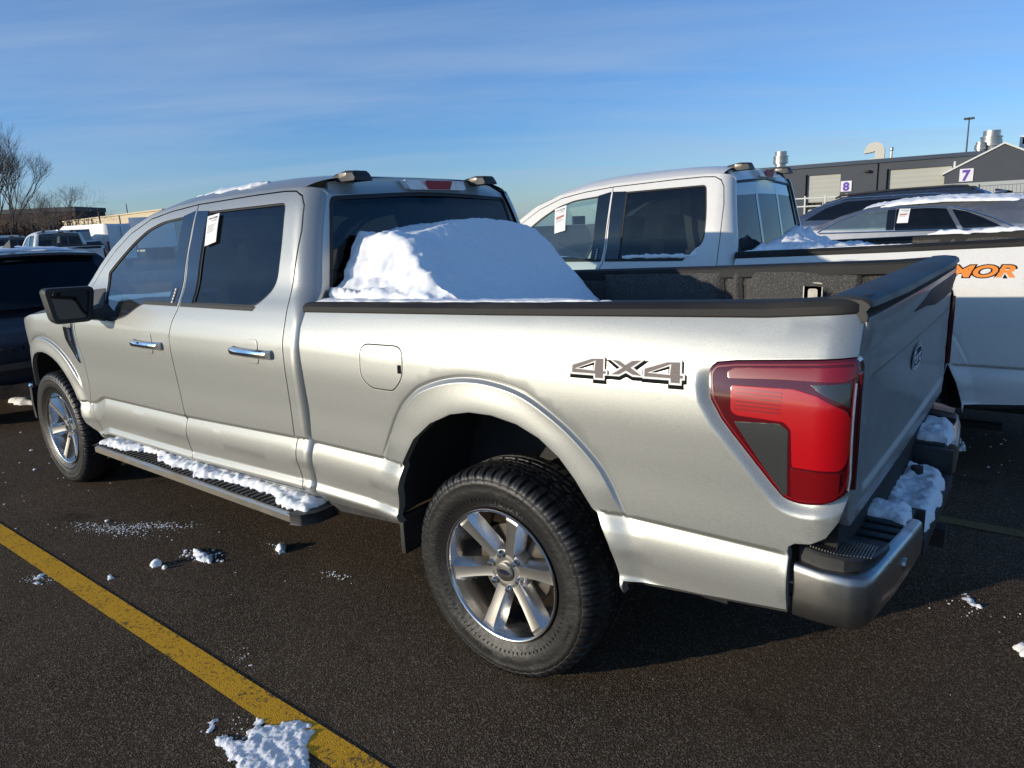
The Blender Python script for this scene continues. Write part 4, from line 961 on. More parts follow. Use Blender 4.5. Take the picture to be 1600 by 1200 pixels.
    b = MB(); b.box(2.93, 2.95, -.11, .11, 1.60, 1.67); b.build('rear_view_mirror', 'interior_dark', T, bevel=.008)
    # --- running boards
    for s_ in (1, -1):
        b = MB(); X0, X1 = 1.10, 3.13; n = 6
        pr = [(.985, .400), (1.085, .400), (1.094, .408), (1.094, .437), (1.086, .446), (1.078, .448)]
        for x in (X0, X1):
            for y, z in pr: b.V.append((x, s_*y, z))
        b.F = [(j, j+1, n+j+1, n+j) for j in range(n-1)]
        rb = b.build('running_board', 'step_metal', T, smooth=True, angle=.5)
        b = MB(); b.box(X0, X1, s_*.900, s_*1.079, .432, .444)
        if s_ > 0:
            for k in range(46): x = X0+.03+k*.0437; b.box(x, x+.018, .935, 1.066, .444, .4505)
        b.build('step_tread', 'black_plastic', rb)
        for xa, xb, sg in ((X0, X0-.095, -1), (X1, X1+.045, 1)):
            b = MB(); pl = [(xa, .892), (xa, 1.097), (xb-sg*.035, 1.080), (xb, 1.02), (xb, .90)]
            b.V = [(x, s_*y, z) for z in (.398, .452) for x, y in pl]; b.F = [(0, 1, 2, 3, 4), (9, 8, 7, 6, 5)]+[(i, (i+1) % 5, 5+(i+1) % 5, 5+i) for i in range(5)]; b.build('step_end_cap', 'black_plastic', rb, bevel=.006)
        for x in (1.5, 2.7): b = MB(); b.box(x-.04, x+.04, s_*.80, s_*.95, .40, .432); b.build('step_bracket', 'chassis', rb)
    if sb:
        for c in kids(T):
            if c.name.split('.')[0] in ('rear_door', 'front_door', 'cab_side', 'rocker_trim', 'fender', 'fender_vent', 'mirror', 'mirror_sail', 'roof', 'cab_back', 'rear_window', 'third_brake_light', 'roof_lamp_housing', 'windshield', 'hood', 'grille', 'headlamp', 'front_bumper', 'bumper_wrap', 'bed_headboard', 'bed_front_skin', 'cab_floor', 'dashboard', 'seat', 'rear_bench', 'steering_wheel', 'headliner', 'rear_view_mirror', 'running_board') or (c.name.split('.')[0] in ('wheel_tub', 'mud_flap') and c.data.vertices[0].co.x > 2): c.location.x -= sb
    # --- wheels
    for x in (0, 3.993-sb):
        for s_ in (1, -1): bld_wheel(T, (x, s_*.846, .405), s_)
    # --- decals
    off = lambda of: (lambda a, b, h: Vector((a, h+of, b)))
    if decal == '4x4':
        d4 = [(-.354, 1.205), (-.352, 1.237), (-.425, 1.262), (-.470, 1.265), (-.474, 1.229), (-.483, 1.229), (-.485, 1.211), (-.476, 1.210), (-.477, 1.196), (-.438, 1.195), (-.437, 1.207)]
        h4 = [(-.380, 1.225), (-.434, 1.245), (-.434, 1.227)]
        X = [(-.481, 1.262), (-.521, 1.263), (-.541, 1.253), (-.561, 1.266), (-.606, 1.268), (-.570, 1.241), (-.613, 1.216), (-.569, 1.215), (-.546, 1.224), (-.525, 1.212), (-.484, 1.211), (-.523, 1.238)]
        e4 = [(a-.2475, b+.0085) for a, b in d4]; eh = [(a-.2475, b+.0085) for a, b in h4]
        base_ = None
        for nm, poly, hole in (('decal_four', d4, h4), ('decal_cross', X, None), ('decal_four', e4, eh)):
            sh = [(a-.0015, b-.0078) for a, b in poly]
            q = panel(nm, offset_poly(sh, -.0038), S_bed, 'decal_black', T, holes=[offset_poly([(a, b-.004) for a, b in hole], .0025)] if hole else [], res=.03, off=.0018, ret=0, edge=0, bres=.02)
            panel('decal_outline', poly, S_bed, 'decal_white', q, holes=[offset_poly(hole, -.0008)] if hole else [], res=.03, off=.0026, ret=0, edge=0, bres=.02)
            panel('decal_fill', offset_poly(poly, .0060), S_bed, 'decal_grey', q, holes=[offset_poly(hole, -.0052)] if hole else [], res=.03, off=.0034, ret=0, edge=0, bres=.02)
    elif decal:
        for nm, m, of, bold in (('decal_outline', 'decal_black', .001, .095), ('decal_word', 'decal_orange', .0018, .035)):
            V, F = text_mesh(decal, bold, .25, 1.0); x0 = min(v.x for v in V) if bold > .05 else X0_; x1 = max(v.x for v in V) if bold > .05 else X1_
            X0_, X1_ = x0, x1
            P_ = []
            for v in V:
                x = -.14-(v.x-x0)/(x1-x0)*.595; z = 1.240+v.y*.082; P_.append((x, S_bed(x, z)+of, z))
            meshobj(nm, P_, F, m, T)
    return T
# ------------------------------------------------------------------ ground
def gz(x, y):
    d = math.hypot(x-0, y-0); return min(.32, .013*max(0, d-9))
gm = bpy.data.materials.new('asphalt'); gm.use_nodes = True; nt = gm.node_tree; b = nt.nodes['Principled BSDF']; MT['asphalt'] = gm
tc = N(nt, 'ShaderNodeTexCoord')
def tex(sc, det=4, ro=.6): n = N(nt, 'ShaderNodeTexNoise', i={'Scale': sc, 'Detail': det, 'Roughness': ro}); L(nt, tc.outputs['Object'], n.inputs['Vector']); return n
def asphalt_col(nt, yellow=False):
    global tc
    big = tex(.9, 6); med = tex(14, 6); fine = tex(230, 3); vo = N(nt, 'ShaderNodeTexVoronoi', i={'Scale': 175}); L(nt, tc.outputs['Object'], vo.inputs['Vector'])
    base = N(nt, 'ShaderNodeValToRGB'); base.color_ramp.elements[0].position = .38; base.color_ramp.elements[1].position = .66
    base.color_ramp.elements[0].color = (.031, .0205, .0128, 1); base.color_ramp.elements[1].color = (.064, .044, .0285, 1); L(nt, big.outputs[0], base.inputs[0])
    spk = N(nt, 'ShaderNodeMapRange', i={1: .50, 2: .74, 3: 0, 4: 1}); L(nt, fine.outputs[0], spk.inputs[0])
    vc = N(nt, 'ShaderNodeSeparateColor'); L(nt, vo.outputs['Color'], vc.inputs[0]); vr = N(nt, 'ShaderNodeMapRange', i={1: .72, 2: .98, 3: 0, 4: .8}); L(nt, vc.outputs[0], vr.inputs[0])
    x1 = N(nt, 'ShaderNodeMix', data_type='RGBA'); x1.inputs[7].default_value = (.32, .25, .18, 1); L(nt, spk.outputs[0], x1.inputs[0]); L(nt, base.outputs[0], x1.inputs[6])
    x2 = N(nt, 'ShaderNodeMix', data_type='RGBA'); x2.inputs[7].default_value = (.24, .19, .14, 1); L(nt, vr.outputs[0], x2.inputs[0]); L(nt, x1.outputs[2], x2.inputs[6])
    fz = N(nt, 'ShaderNodeMapRange', i={1: .58, 2: .75, 3: 0, 4: .45}); L(nt, med.outputs[0], fz.inputs[0]); x3 = N(nt, 'ShaderNodeMix', data_type='RGBA'); x3.inputs[7].default_value = (.10, .083, .066, 1); L(nt, fz.outputs[0], x3.inputs[0]); L(nt, x2.outputs[2], x3.inputs[6])
    st = tex(.45, 3, .5); sr = N(nt, 'ShaderNodeMapRange', i={1: .52, 2: .70, 3: 1.0, 4: .66}); L(nt, st.outputs[0], sr.inputs[0])
    s2 = tex(2.6, 5, .6); sr2 = N(nt, 'ShaderNodeMapRange', i={1: .60, 2: .74, 3: 1.0, 4: .55}); L(nt, s2.outputs[0], sr2.inputs[0])
    sm = N(nt, 'ShaderNodeMath', operation='MULTIPLY'); L(nt, sr.outputs[0], sm.inputs[0]); L(nt, sr2.outputs[0], sm.inputs[1])
    sm2 = sm
    sc_ = N(nt, 'ShaderNodeVectorMath', operation='SCALE'); L(nt, x3.outputs[2], sc_.inputs[0]); L(nt, sm2.outputs[0], sc_.inputs['Scale'])
    last = sc_.outputs[0]
    if yellow:
        wn = tex(60, 8, .75); w2 = tex(5, 4); wa = N(nt, 'ShaderNodeMath', operation='MULTIPLY_ADD', i={1: .35}); L(nt, w2.outputs[0], wa.inputs[0]); L(nt, wn.outputs[0], wa.inputs[2])
        wr = N(nt, 'ShaderNodeMapRange', i={1: .70, 2: .80, 3: 0, 4: .9}); L(nt, wa.outputs[0], wr.inputs[0])
        x4 = N(nt, 'ShaderNodeMix', data_type='RGBA'); x4.inputs[6].default_value = (*yellow, 1); L(nt, wr.outputs[0], x4.inputs[0]); L(nt, last, x4.inputs[7]); last = x4.outputs[2]
    bs = nt.nodes['Principled BSDF']; L(nt, last, bs.inputs['Base Color']); bs.inputs['Roughness'].default_value = .8; bs.inputs['Specular IOR Level'].default_value = .04
    ad = N(nt, 'ShaderNodeMath', operation='MULTIPLY_ADD', i={1: .8}); L(nt, vo.outputs['Distance'], ad.inputs[0]); L(nt, fine.outputs[0], ad.inputs[2])
    bp = N(nt, 'ShaderNodeBump', i={'Strength': .8 if not yellow else .4, 'Distance': .005}); L(nt, ad.outputs[0], bp.inputs['Height']); L(nt, bp.outputs[0], bs.inputs['Normal'])
asphalt_col(nt)
for nm, c in (('line_yellow', (.70, .37, .035)), ('line_faded', (.17, .125, .06))):
    m = bpy.data.materials.new(nm); m.use_nodes = True; nt = m.node_tree; MT[nm] = m; tc = N(nt, 'ShaderNodeTexCoord'); asphalt_col(nt, c)
R_ = [0, 4, 7, 9, 12, 16, 22, 30, 34, 45, 80, 200, 600, 2000]; V = [(0, 0, 0)]; F = []
for r in R_[1:]:
    for k in range(48): a = 2*PI*k/48; V.append((r*math.cos(a), r*math.sin(a), gz(r, 0)))
for k in range(48): F.append((0, 1+k, 1+(k+1) % 48))
for i in range(len(R_)-2):
    for k in range(48): F.append((1+i*48+k, 1+(i+1)*48+k, 1+(i+1)*48+(k+1) % 48, 1+i*48+(k+1) % 48))
tag(meshobj('ground', V, F, 'asphalt'), kind='structure')
def line(name, p0, p1, w_, m):
    d = (Vector(p1)-Vector(p0)).normalized(); n = Vector((-d.y, d.x))*w_/2; P = []; k = 40
    for i in range(k+1):
        q = Vector(p0).lerp(Vector(p1), i/k); e = .004*noise.noise(Vector((q.x*9, q.y*9, 1))); P.append((q+n*(1+e*8), q-n*(1-e*8)))
    V = [(v.x, v.y, .004) for p in P for v in p]; tag(meshobj(name, V, [(2*i, 2*i+1, 2*i+3, 2*i+2) for i in range(k)], m), kind='structure')
line('parking_line', (-.6, 1.612), (5.2, 1.600), .105, 'line_yellow')
line('parking_line', (-1.75, -1.43), (4.6, -1.45), .095, 'line_faded')

# ------------------------------------------------------------------ the silver pickup
own = pickup('silver_pickup_truck', 'silver', 'silver crew cab pickup with 4x4 decal and snow heaped in its bed, nearest the camera', res=.026)
# stickers on its rear door glass
def sticker(parent, P4, S, name='paper_notice', digits=True, red=False, fr=None):
    fr = fr or (lambda a, b, h: Vector((a, h, b)))
    o = panel(name, P4, S, 'paper', parent, res=.2, off=.003, ret=.002, edge=0, bres=.05, frame=fr)
    p0, p1, p2, p3 = [Vector(p) for p in P4]      # top-left(front), top-right, bottom-right, bottom-left
    b = MB()
    def q(u, v): t = p0.lerp(p1, u); w_ = p3.lerp(p2, u); r = t.lerp(w_, v); return fr(r.x, r.y, S(r.x, r.y)+.0042)
    if digits:
        V, F = text_mesh('1915558', .02, 0, 1); m_ = max(v.x for v in V); b.add([q(.1+.78*v.x/m_, .14-.09*v.y) for v in V], F)
        V, F = text_mesh('Lot 40127', .02, 0, 1); m_ = max(v.x for v in V); b.add([q(.4+.48*v.x/m_, .22-.05*v.y) for v in V], F)
    for k in range(5): v = .34+.055*k; u1 = .85-.3*((k*37) % 5)/5; b.add([q(.12, v), q(u1, v), q(u1, v+.012), q(.12, v+.012)], [(0, 1, 2, 3)])
    b.build('notice_print', 'ink', o)
    if red:
        b = MB(); b.add([q(.15, .38), q(.85, .36), q(.85, .42), q(.15, .44)], [(0, 1, 2, 3)]); b.build('notice_stripe', 'ink_red', o)
    return o
def byname(root, n, k=0): 
    L_ = [c for c in kids(root) if c.name.split('.')[0] == n]; return L_[k]
st_ = sticker(None, [(1.992, 1.784), (1.886, 1.797), (1.868, 1.655), (1.968, 1.635)], side)
tag(st_, 'white paper notice stuck inside the silver pickup rear door window', 'notice')

# ------------------------------------------------------------------ snow on and in the silver pickup
def pileh(x, y):
    f = max(0, .84-x); yy = y if y < .40 else max(.40, y-.13*ss(0, .42, f))
    cap = tab([(-.79, 1.44), (-.70, 1.50), (-.6, 1.58), (-.5, 1.635), (-.30, 1.688), (-.08, 1.712), (.14, 1.702), (.30, 1.678), (.44, 1.658), (.54, 1.668), (.585, 1.65), (.625, 1.56), (.68, 1.47), (.74, 1.435), (.79, 1.43)], yy)
    k = tab([(-.8, 1.0), (0, .9), (.4, .78), (.55, .62), (.65, .3), (.76, .05)], yy)
    h = cap-k*f-.25*max(0, f-.5)*(1 if yy < .6 else 0)
    if y > .62: h = max(h, tab([(.62, 1.0), (.74, 1.38), (.8, 1.425)], y)-.03*f-.25*max(0, f-.8))
    return max(.90, h+.014*noise.noise(Vector((x*4, y*4, 3))))
G_ = []; nx_, ny_ = 190, 190
for i in range(nx_+1):
    x = -.55+(1.095+.55)*i/nx_; row = []
    for j in range(ny_+1):
        y = -.80+1.60*j/ny_; h = pileh(x, y)
        if x > .985: h = max(h, 1.39)
        if y > .778: h = min(h, 1.43-(y-.778)*6)
        row.append(Vector((x, y, h)))
    G_.append(row)
V = []
for i in range(nx_+1):
    for j in range(ny_+1):
        p = G_[i][j]; n = (G_[min(i+1, nx_)][j]-G_[max(i-1, 0)][j]).cross(G_[i][min(j+1, ny_)]-G_[i][max(j-1, 0)]).normalized()
        lump = .006+.016*ss(.30, .62, p.y)*ss(1.2, 1.35, p.z)
        k = noise.fractal(p*11, 1.0, 2.1, 5); q = p+n*(lump*k+.016*noise.noise(p*3.5)+.006*noise.noise(p*9)+.0035*noise.fractal(p*50, .9, 2, 3)); lim = 1.050+max(0, q.z-1.36)*.18
        q.y = max(-.80, min(.815, q.y)); q.x = min(q.x, lim); V.append(q)
F = [(i*(ny_+1)+j, (i+1)*(ny_+1)+j, (i+1)*(ny_+1)+j+1, i*(ny_+1)+j+1) for i in range(nx_) for j in range(ny_)]
tag(meshobj('snow_heap', V, F, 'snow', smooth=True), 'big heap of snow leaning on the rear window inside the silver pickup bed', 'snow')
def capz(x): return tab([(-1.15, 1.417), (-.93, 1.401), (-.03, 1.373), (1.04, 1.346)], x)+.033
tag(snow_sheet('rail_snow', [(1.03, .885), (-.25, .885), (-.45, .86), (-.3, .80), (1.03, .79)], .007, lambda a, b, h: Vector((a, b, capz(a)+h)), res=.010, amp=.016, rim=.02, fs=9, grain=.002, seed=3), 'thin crust of snow along the left bed rail of the silver pickup', 'snow')
def stepframe(a, b, h): return Vector((a, b, .449+h))
tag(snow_sheet('step_snow', [(3.12, .902), (3.12, 1.06), (2.96, 1.055), (2.80, 1.035), (2.72, .985), (2.55, .975), (2.45, 1.02), (2.25, 1.04), (2.05, 1.02), (1.98, 1.072), (1.88, 1.03), (1.6, .998), (1.35, 1.0), (1.22, 1.06), (1.05, 1.045), (1.06, .902)], .030, stepframe, res=.010, amp=.02, rim=.03, fs=22, grain=.004, seed=9), 'lumpy strip of snow lying on the running board of the silver pickup', 'snow')
tag(snow_sheet('roof_snow', [(2.55, .60), (2.2, .665), (1.75, .68), (1.68, .60), (2.1, .45), (2.55, .30), (2.58, .5)], .010, lambda a, b, h: Vector((a, b, tab(sorted(ROOFE), a)+.073*(1-(abs(b)/.735)**6)-.004+h)), res=.02, amp=.03, rim=.02, seed=12), 'thin white patch of snow on the roof edge of the silver pickup', 'snow')
for nm, P_, z, hh, lb in (('bumper_snow', [(-1.125, .50), (-1.235, .52), (-1.245, .375), (-1.09, .37), (-1.085, .45)], .731, .022, 'small flat snow patch on the left half of the silver pickup bumper step'),
        ('bumper_snow', [(-1.08, .33), (-1.262, .335), (-1.272, .1), (-1.262, -.22), (-1.20, -.33), (-1.09, -.31), (-1.07, 0)], .628, .040, 'thick snow filling the low middle step of the silver pickup bumper'),
        ('bumper_snow', [(-1.08, -.42), (-1.245, -.40), (-1.235, -.66), (-1.17, -.76), (-1.09, -.70)], .731, .026, 'rounded snow patch on the far half of the silver pickup bumper step')):
    tag(snow_sheet(nm, P_, hh, FZ(z), res=.008, amp=.016, rim=.03, grain=.003, seed=len(lb)), lb, 'snow')

# snow on the ground
sp = [([(.572, 1.665), (.539, 1.64), (.51, 1.67), (.472, 1.628), (.443, 1.577), (.383, 1.567), (.31, 1.60), (.285, 1.65), (.207, 1.698), (.18, 1.80), (.30, 1.90), (.422, 1.84), (.511, 1.83), (.614, 1.803), (.592, 1.776), (.51, 1.755)], .010, 'largest flat snow patch, on the yellow parking line at the bottom edge'),
      ([(.735, 1.735), (.69, 1.72), (.63, 1.79), (.655, 1.815), (.70, 1.78)], .010, 'small ragged snow scrap just left of the largest flat snow patch'),
      ([(2.11, 1.07), (2.05, 1.10), (1.93, 1.13), (1.86, 1.10), (1.90, 1.06), (2.04, 1.05)], .018, 'crumbled snow clump just outside the step of the silver pickup'),
      ([(1.735, .76), (1.68, .76), (1.63, .81), (1.645, .835), (1.70, .82)], .028, 'upright icy lump on bare asphalt behind the running board end'),
      ([(-1.34, -.62), (-1.33, -.56), (-1.385, -.50), (-1.41, -.51), (-1.38, -.58)], .010, 'thin pale ice patch on the asphalt past the bumper shadow'),
      ([(-1.555, -.29), (-1.53, -.25), (-1.56, -.20), (-1.60, -.20), (-1.59, -.27)], .02, 'white snow scrap at the right edge of the photo'),
      ([(7.75, .12), (7.4, .02), (7.2, .12), (7.35, .25), (7.6, .24)], .075, 'cream snow lump on the asphalt ahead of the silver pickup front wheel'),
      ([(2.53, 1.66), (2.46, 1.68), (2.40, 1.73), (2.46, 1.74), (2.54, 1.70)], .006, 'thin snow smear left of the yellow parking line'),
      ([(2.20, 1.45), (2.15, 1.47), (2.13, 1.51), (2.19, 1.50)], .010, 'short snow smear on the upper part of the yellow parking line'),
      ([(-1.06, -2.72), (-1.02, -2.86), (-1.10, -3.0), (-1.13, -2.80)], .02, 'dim snow scrap in the shade beside the white pickup')]
for P_, h_, lb in sp: tag(snow_sheet('snow_patch', P_, h_, FZ(.001), grain=.004, brk=.32 if h_ < .015 else None, res=.006 if h_ < .05 else .04, amp=.014 if h_ < .05 else .07, rim=.03 if h_ < .05 else .14, fs=30 if h_ < .05 else 8, seed=len(lb)*1.7), lb, 'snow', 'snow patches left on the asphalt')
def ice(b, x, y, r, sq=.7):
    bm = bmesh.new(); bmesh.ops.create_icosphere(bm, subdivisions=1 if r < .012 else 2, radius=1)
    V = []
    for v in bm.verts:
        k = 1+.35*noise.noise(v.co*1.3+Vector((x*50, y*50, 0))); V.append((x+v.co.x*r*k, y+v.co.y*r*k, gz(x, y)+max(-.3*r, v.co.z*r*sq*k)+r*sq*.35))
    b.add(V, [tuple(v.index for v in f.verts) for f in bm.faces]); bm.free()
for x, y, r, lb in ((2.088, 1.283, .030, 'larger round snowball lying alone on the asphalt in front of the step'), (2.022, 1.270, .014, 'smaller snowball right beside the larger round one')):
    b = MB(); ice(b, x, y, r, .95); tag(b.build('snowball', 'snow', smooth=True), lb, 'snowball')
b = MB(); R2 = random.Random(3)
def dust(cx, cy, sx_, sy_, n, ang, rmin=.0015, rmax=.006):
    for _ in range(n):
        u, v = R2.gauss(0, 1)*sx_, R2.gauss(0, 1)*sy_; x = cx+u*math.cos(ang)-v*math.sin(ang); y = cy+u*math.sin(ang)+v*math.cos(ang)
        ice(b, x, y, rmin+(rmax-rmin)*R2.random()**3, .6)
dust(2.83, 1.20, .16, .035, 420, math.radians(200)); dust(2.64, 1.03, .14, .03, 330, math.radians(210)); dust(2.0, 1.08, .07, .03, 90, .3, .002, .012); dust(1.19, .82, .05, .02, 60, .3)
dust(2.47, 1.70, .06, .025, 70, .3); dust(1.70, .80, .05, .03, 25, 0); dust(.5, 1.73, .12, .08, 130, 0, .001, .004); dust(-1.35, -.5, .08, .06, 30, 0); dust(5.0, .6, .5, .35, 45, .2, .006, .022); dust(4.1, 1.4, .5, .25, 35, .2, .004, .014)
dust(.75, 1.2, .9, .5, 30, 0, .001, .0035); dust(2.6, 1.3, .8, .5, 60, 0, .001, .005); dust(-1.0, .6, .3, .6, 30, 0, .0006, .002); dust(-1.3, -2.9, .3, .4, 25, 0, .004, .012); dust(.93, 1.50, .06, .03, 26, 0, .0015, .005); dust(-.6, 1.3, .3, .3, 20, 0, .0006, .002)
tag(b.build('snow_crumbs', 'snow', smooth=True, fix=False), kind='stuff')

# ------------------------------------------------------------------ white pickup beyond
wt = pickup('white_pickup_truck', 'white_paint', 'white crew cab pickup with orange lettering on its bed, parked beyond the silver one', slider=True, decal='TREMOR', res=.04, sb=.12)
wt.location = (-.73+.12, -3.13, 0)
for c in kids(wt):
    if c.name.split('.')[0] == 'wheel': c.scale = (1.05, 1.05, 1.05); c.location.z = .425
    else: c.scale.z = 1.12; c.location.z = -.135
def WZ(z): return z*1.12-.135
# slider frame of its rear window
rw = byname(wt, 'rear_window')
for y in (-.26, .235): panel('slider_post', [(y-.022, 1.37), (y+.022, 1.37), (y+.022, 1.80), (y-.022, 1.80)], lambda a, b: -(tab([(1.34, 1.062), (1.42, 1.075), (1.55, 1.10), (1.70, 1.13), (1.80, 1.150), (1.845, 1.160)], b)+.012*(a/.7)**2), 'black_gloss', rw, res=.1, off=-.001, ret=.01, frame=lambda a, b, h: Vector((-h, a, b)), edge=.002, bres=.06)
panel('glass_band', [(-.66, 1.74), (-.648, 1.825), (0, 1.853), (.648, 1.825), (.66, 1.74), (.2, 1.755), (-.2, 1.755)], lambda a, b: -(tab([(1.34, 1.062), (1.55, 1.10), (1.70, 1.13), (1.80, 1.150), (1.845, 1.160)], b)+.012*(a/.7)**2), 'black_gloss', rw, res=.1, off=-.002, ret=.004, frame=lambda a, b, h: Vector((-h, a, b)), edge=0, bres=.06)
wfr = lambda a, b, h: Vector((a-.73, h-3.13, b*1.12-.135))
s2 = sticker(None, [(2.66, 1.72), (2.55, 1.745), (2.53, 1.56), (2.635, 1.54)], side, red=True, fr=wfr); tag(s2, 'white paper notice behind the front side window of the white pickup', 'notice')
tag(snow_sheet('window_snow', [(1.96, 1.345), (1.34, 1.35), (1.305, 1.42), (1.33, 1.425), (1.40, 1.38), (1.6, 1.375), (1.96, 1.372)], .018, lambda a, b, h: Vector((a-.73, side(a, b)-.012+h-3.13, b*1.12-.135)), res=.012, amp=.012, rim=.012, base=.001, seed=4), 'snow line along the bottom of the white pickup rear door window', 'snow')
def wpile(a, b): return .04+.15*math.exp(-((a-.12)/.16)**2)*math.exp(-((b+3.05)/.38)**2)+.05*math.exp(-((b+2.4)/.3)**2)
tag(snow_sheet('snow_heap', [(.30, -2.30), (.30, -3.95), (-.25, -3.95), (-.40, -3.3), (-.25, -2.45)], .2, FZ(1.36), hfun=wpile, res=.02, amp=.04, rim=.12, fs=7, grain=.006, seed=8), 'low snow heap against the rear window in the bed of the white pickup', 'snow')
tag(snow_sheet('rail_snow', [(-.9, -3.945), (-1.9, -3.94), (-1.9, -4.05), (-.6, -4.05)], .035, lambda a, b, h: Vector((a, b, WZ(capz(a+.73))+.0+h)), res=.03, amp=.03, rim=.04, seed=2), 'thin snow along the far bed rail of the white pickup', 'snow')
tag(snow_sheet('rail_snow', [(.28, -2.27), (-.75, -2.255), (-.8, -2.29), (.28, -2.33)], .008, lambda a, b, h: Vector((a, b, WZ(capz(a+.73))+h)), res=.015, amp=.012, rim=.01, seed=6), 'very thin snow on the near bed rail of the white pickup', 'snow')
for x, m in ((2.55, 'roof_marker'),):
    b = MB(); b.box(x-.73-.03, x-.73+.03, -3.16, -3.10, WZ(1.885), WZ(1.885)+.05); b.tube([(x-.73, -3.13, WZ(1.885)+.04), (x-.73, -3.13, WZ(1.885)+.07)], .022, 10)
# ------------------------------------------------------------------ generic car body
def car(name, outline, W, m, label, cat, loc, rz=0, tum=None, windows=(), wheels=(), crown=.05, nv=16, res=.08, group=None, belt=1.0):
    """outline: side silhouette, clockwise from the rear bumper bottom; W half width; tum: (z, inset) table"""
    T = empty(name, loc, rz, label, cat, group)
    def S(x, z):
        y = W-tab(tum, z); xs0, xs1 = min(p[0] for p in outline), max(p[0] for p in outline)
        for e in (x-xs0, xs1-x):
            if e < .45: y -= .16*(1-e/.45)**2
        return y
    out = resample(outline, .06)
    for s_ in (1, -1): panel('body_side', out, S, m, T, res=res, side=s_, ret=0, bres=.06, edge=0)
    P = outline; n = len(P); i0 = 0
    V, F = strip(resample(P+[P[0]], .08, closed=False), S, crown, nv, pw=3)
    MB().add(V, F).build('body_shell', m, T, smooth=True, angle=1.0)
    for nm, poly, mm in windows:
        for s_ in (1, -1): panel(nm, poly, S, mm, T, res=.05, side=s_, off=.007, ret=.008, edge=.003, bres=.04)
    for i, (x, r) in enumerate(wheels):
        for s_ in (1, -1):
            w_ = bpy.data.objects.new('wheel', None); COL.objects.link(w_); w_.parent = T; w_.location = (x, s_*(W-.13), r)
            MB().lathe([(r*.6, .11), (r*.85, .125), (r*.97, .11), (r, .09), (r, -.09), (r*.9, -.11), (r*.6, -.1)], 40).build('tyre', 'tyre', w_, smooth=True)
            rr = MB().lathe([(0, .08*s_), (r*.15, .085*s_), (r*.55, .10*s_), (r*.62, .11*s_)], 30)
            rr.build('rim', 'rim_barrel', w_, smooth=True)
    return T, S
# grey SUV with a snow covered roof, beyond the white pickup
G1 = [(-1.62, .35), (-1.70, .62), (-1.66, 1.02), (-1.60, 1.34), (-1.42, 1.58), (-1.30, 1.68), (-.9, 1.745), (-.2, 1.775), (.38, 1.755), (.78, 1.70), (1.12, 1.60), (1.48, 1.44), (1.85, 1.30), (2.4, 1.22), (2.9, 1.10), (3.08, .85), (3.08, .55), (2.98, .35), (2.7, .30), (2.62, .55), (2.35, .72), (2.08, .55), (2.0, .30), (-.45, .30), (-.53, .55), (-.8, .72), (-1.07, .55), (-1.15, .30)]
tumg = [(0, .12), (.5, .03), (.9, 0), (1.25, .02), (1.40, .05), (1.60, .17), (1.78, .33)]
ws = [('front_window', rpoly([(1.34, 1.40), (1.10, 1.53), (.80, 1.625), (.52, 1.655), (.50, 1.375)], .02), 'glass_clear'), ('pillar_cover', [(.50, 1.375), (.52, 1.655), (.42, 1.662), (.40, 1.375)], 'black_gloss'), ('rear_side_window', rpoly([(.39, 1.37), (.41, 1.662), (.0, 1.66), (-.20, 1.645), (-.37, 1.37)], .015), 'glass_privacy'), ('quarter_window', rpoly([(-.43, 1.37), (-.27, 1.63), (-.45, 1.59), (-.65, 1.50), (-.86, 1.385)], .012), 'glass_privacy')]
g1, Sg = car('snowy_suv', G1, .94, 'grey_paint', 'grey SUV with thick snow on its roof, seen over the white pickup bed', 'SUV', (0, -9.44, 0), tum=tumg, windows=ws, wheels=((-.8, .36), (2.35, .36)), res=.035)
def tstrip(pts, wdt=.018): 
    up = offset_poly(pts, wdt); return pts
for s_ in (1, -1):
    V = []
    pts = [(1.42, 1.375), (1.12, 1.545), (.80, 1.645), (.4, 1.682), (0, 1.680), (-.25, 1.660), (-.5, 1.60), (-.75, 1.50), (-1.02, 1.365)]
    b = MB(); b.tube([(x, s_*(Sg(x, z)+.004), z) for x, z in resample(pts, .08, False)], .011, 6); b.tube([(x, s_*(Sg(x, 1.36)+.006), 1.36) for x in (1.40, .8, .2, -.4, -1.02)], .010, 6); b.build('window_molding', 'chrome', g1, smooth=True)
tag(snow_sheet('roof_snow', [(.95, .64), (.4, .70), (-.5, .72), (-1.1, .68), (-1.35, .5), (-1.35, -.5), (-1.0, -.7), (.4, -.7), (.9, -.5)], .05, lambda a, b, h: Vector((a, b-9.44, tab([(-1.4, 1.64), (-1.3, 1.68), (-.9, 1.745), (-.2, 1.775), (.38, 1.755), (.78, 1.70), (1.12, 1.60)], a)+.03*(1-(b/.7)**2)-.03+h)), res=.03, amp=.03, rim=.16, fs=6, seed=21), 'thick snow layer on the roof of the grey SUV', 'snow')
s3 = sticker(None, [(.37, 1.665), (.235, 1.662), (.235, 1.47), (.375, 1.47)], Sg, red=True, fr=lambda a, b, h: Vector((a, h+.012-9.44, b))); tag(s3, 'white paper notice on the rear side window of the snowy grey SUV', 'notice')
panel('rear_lamp', rpoly([(-1.60, 1.30), (-1.45, 1.30), (-1.30, 1.20), (-1.64, 1.15)], .02), Sg, 'lens_dark_red', g1, res=.1, off=.004, ret=.01)
b = MB(); b.add([(x, y, z) for x, y, z in ((-1.66, .62, 1.36), (-1.66, -.62, 1.36), (-1.40, -.52, 1.64), (-1.40, .52, 1.64))], [(0, 1, 2, 3)]); b.build('tailgate_glass', 'black_gloss', g1)
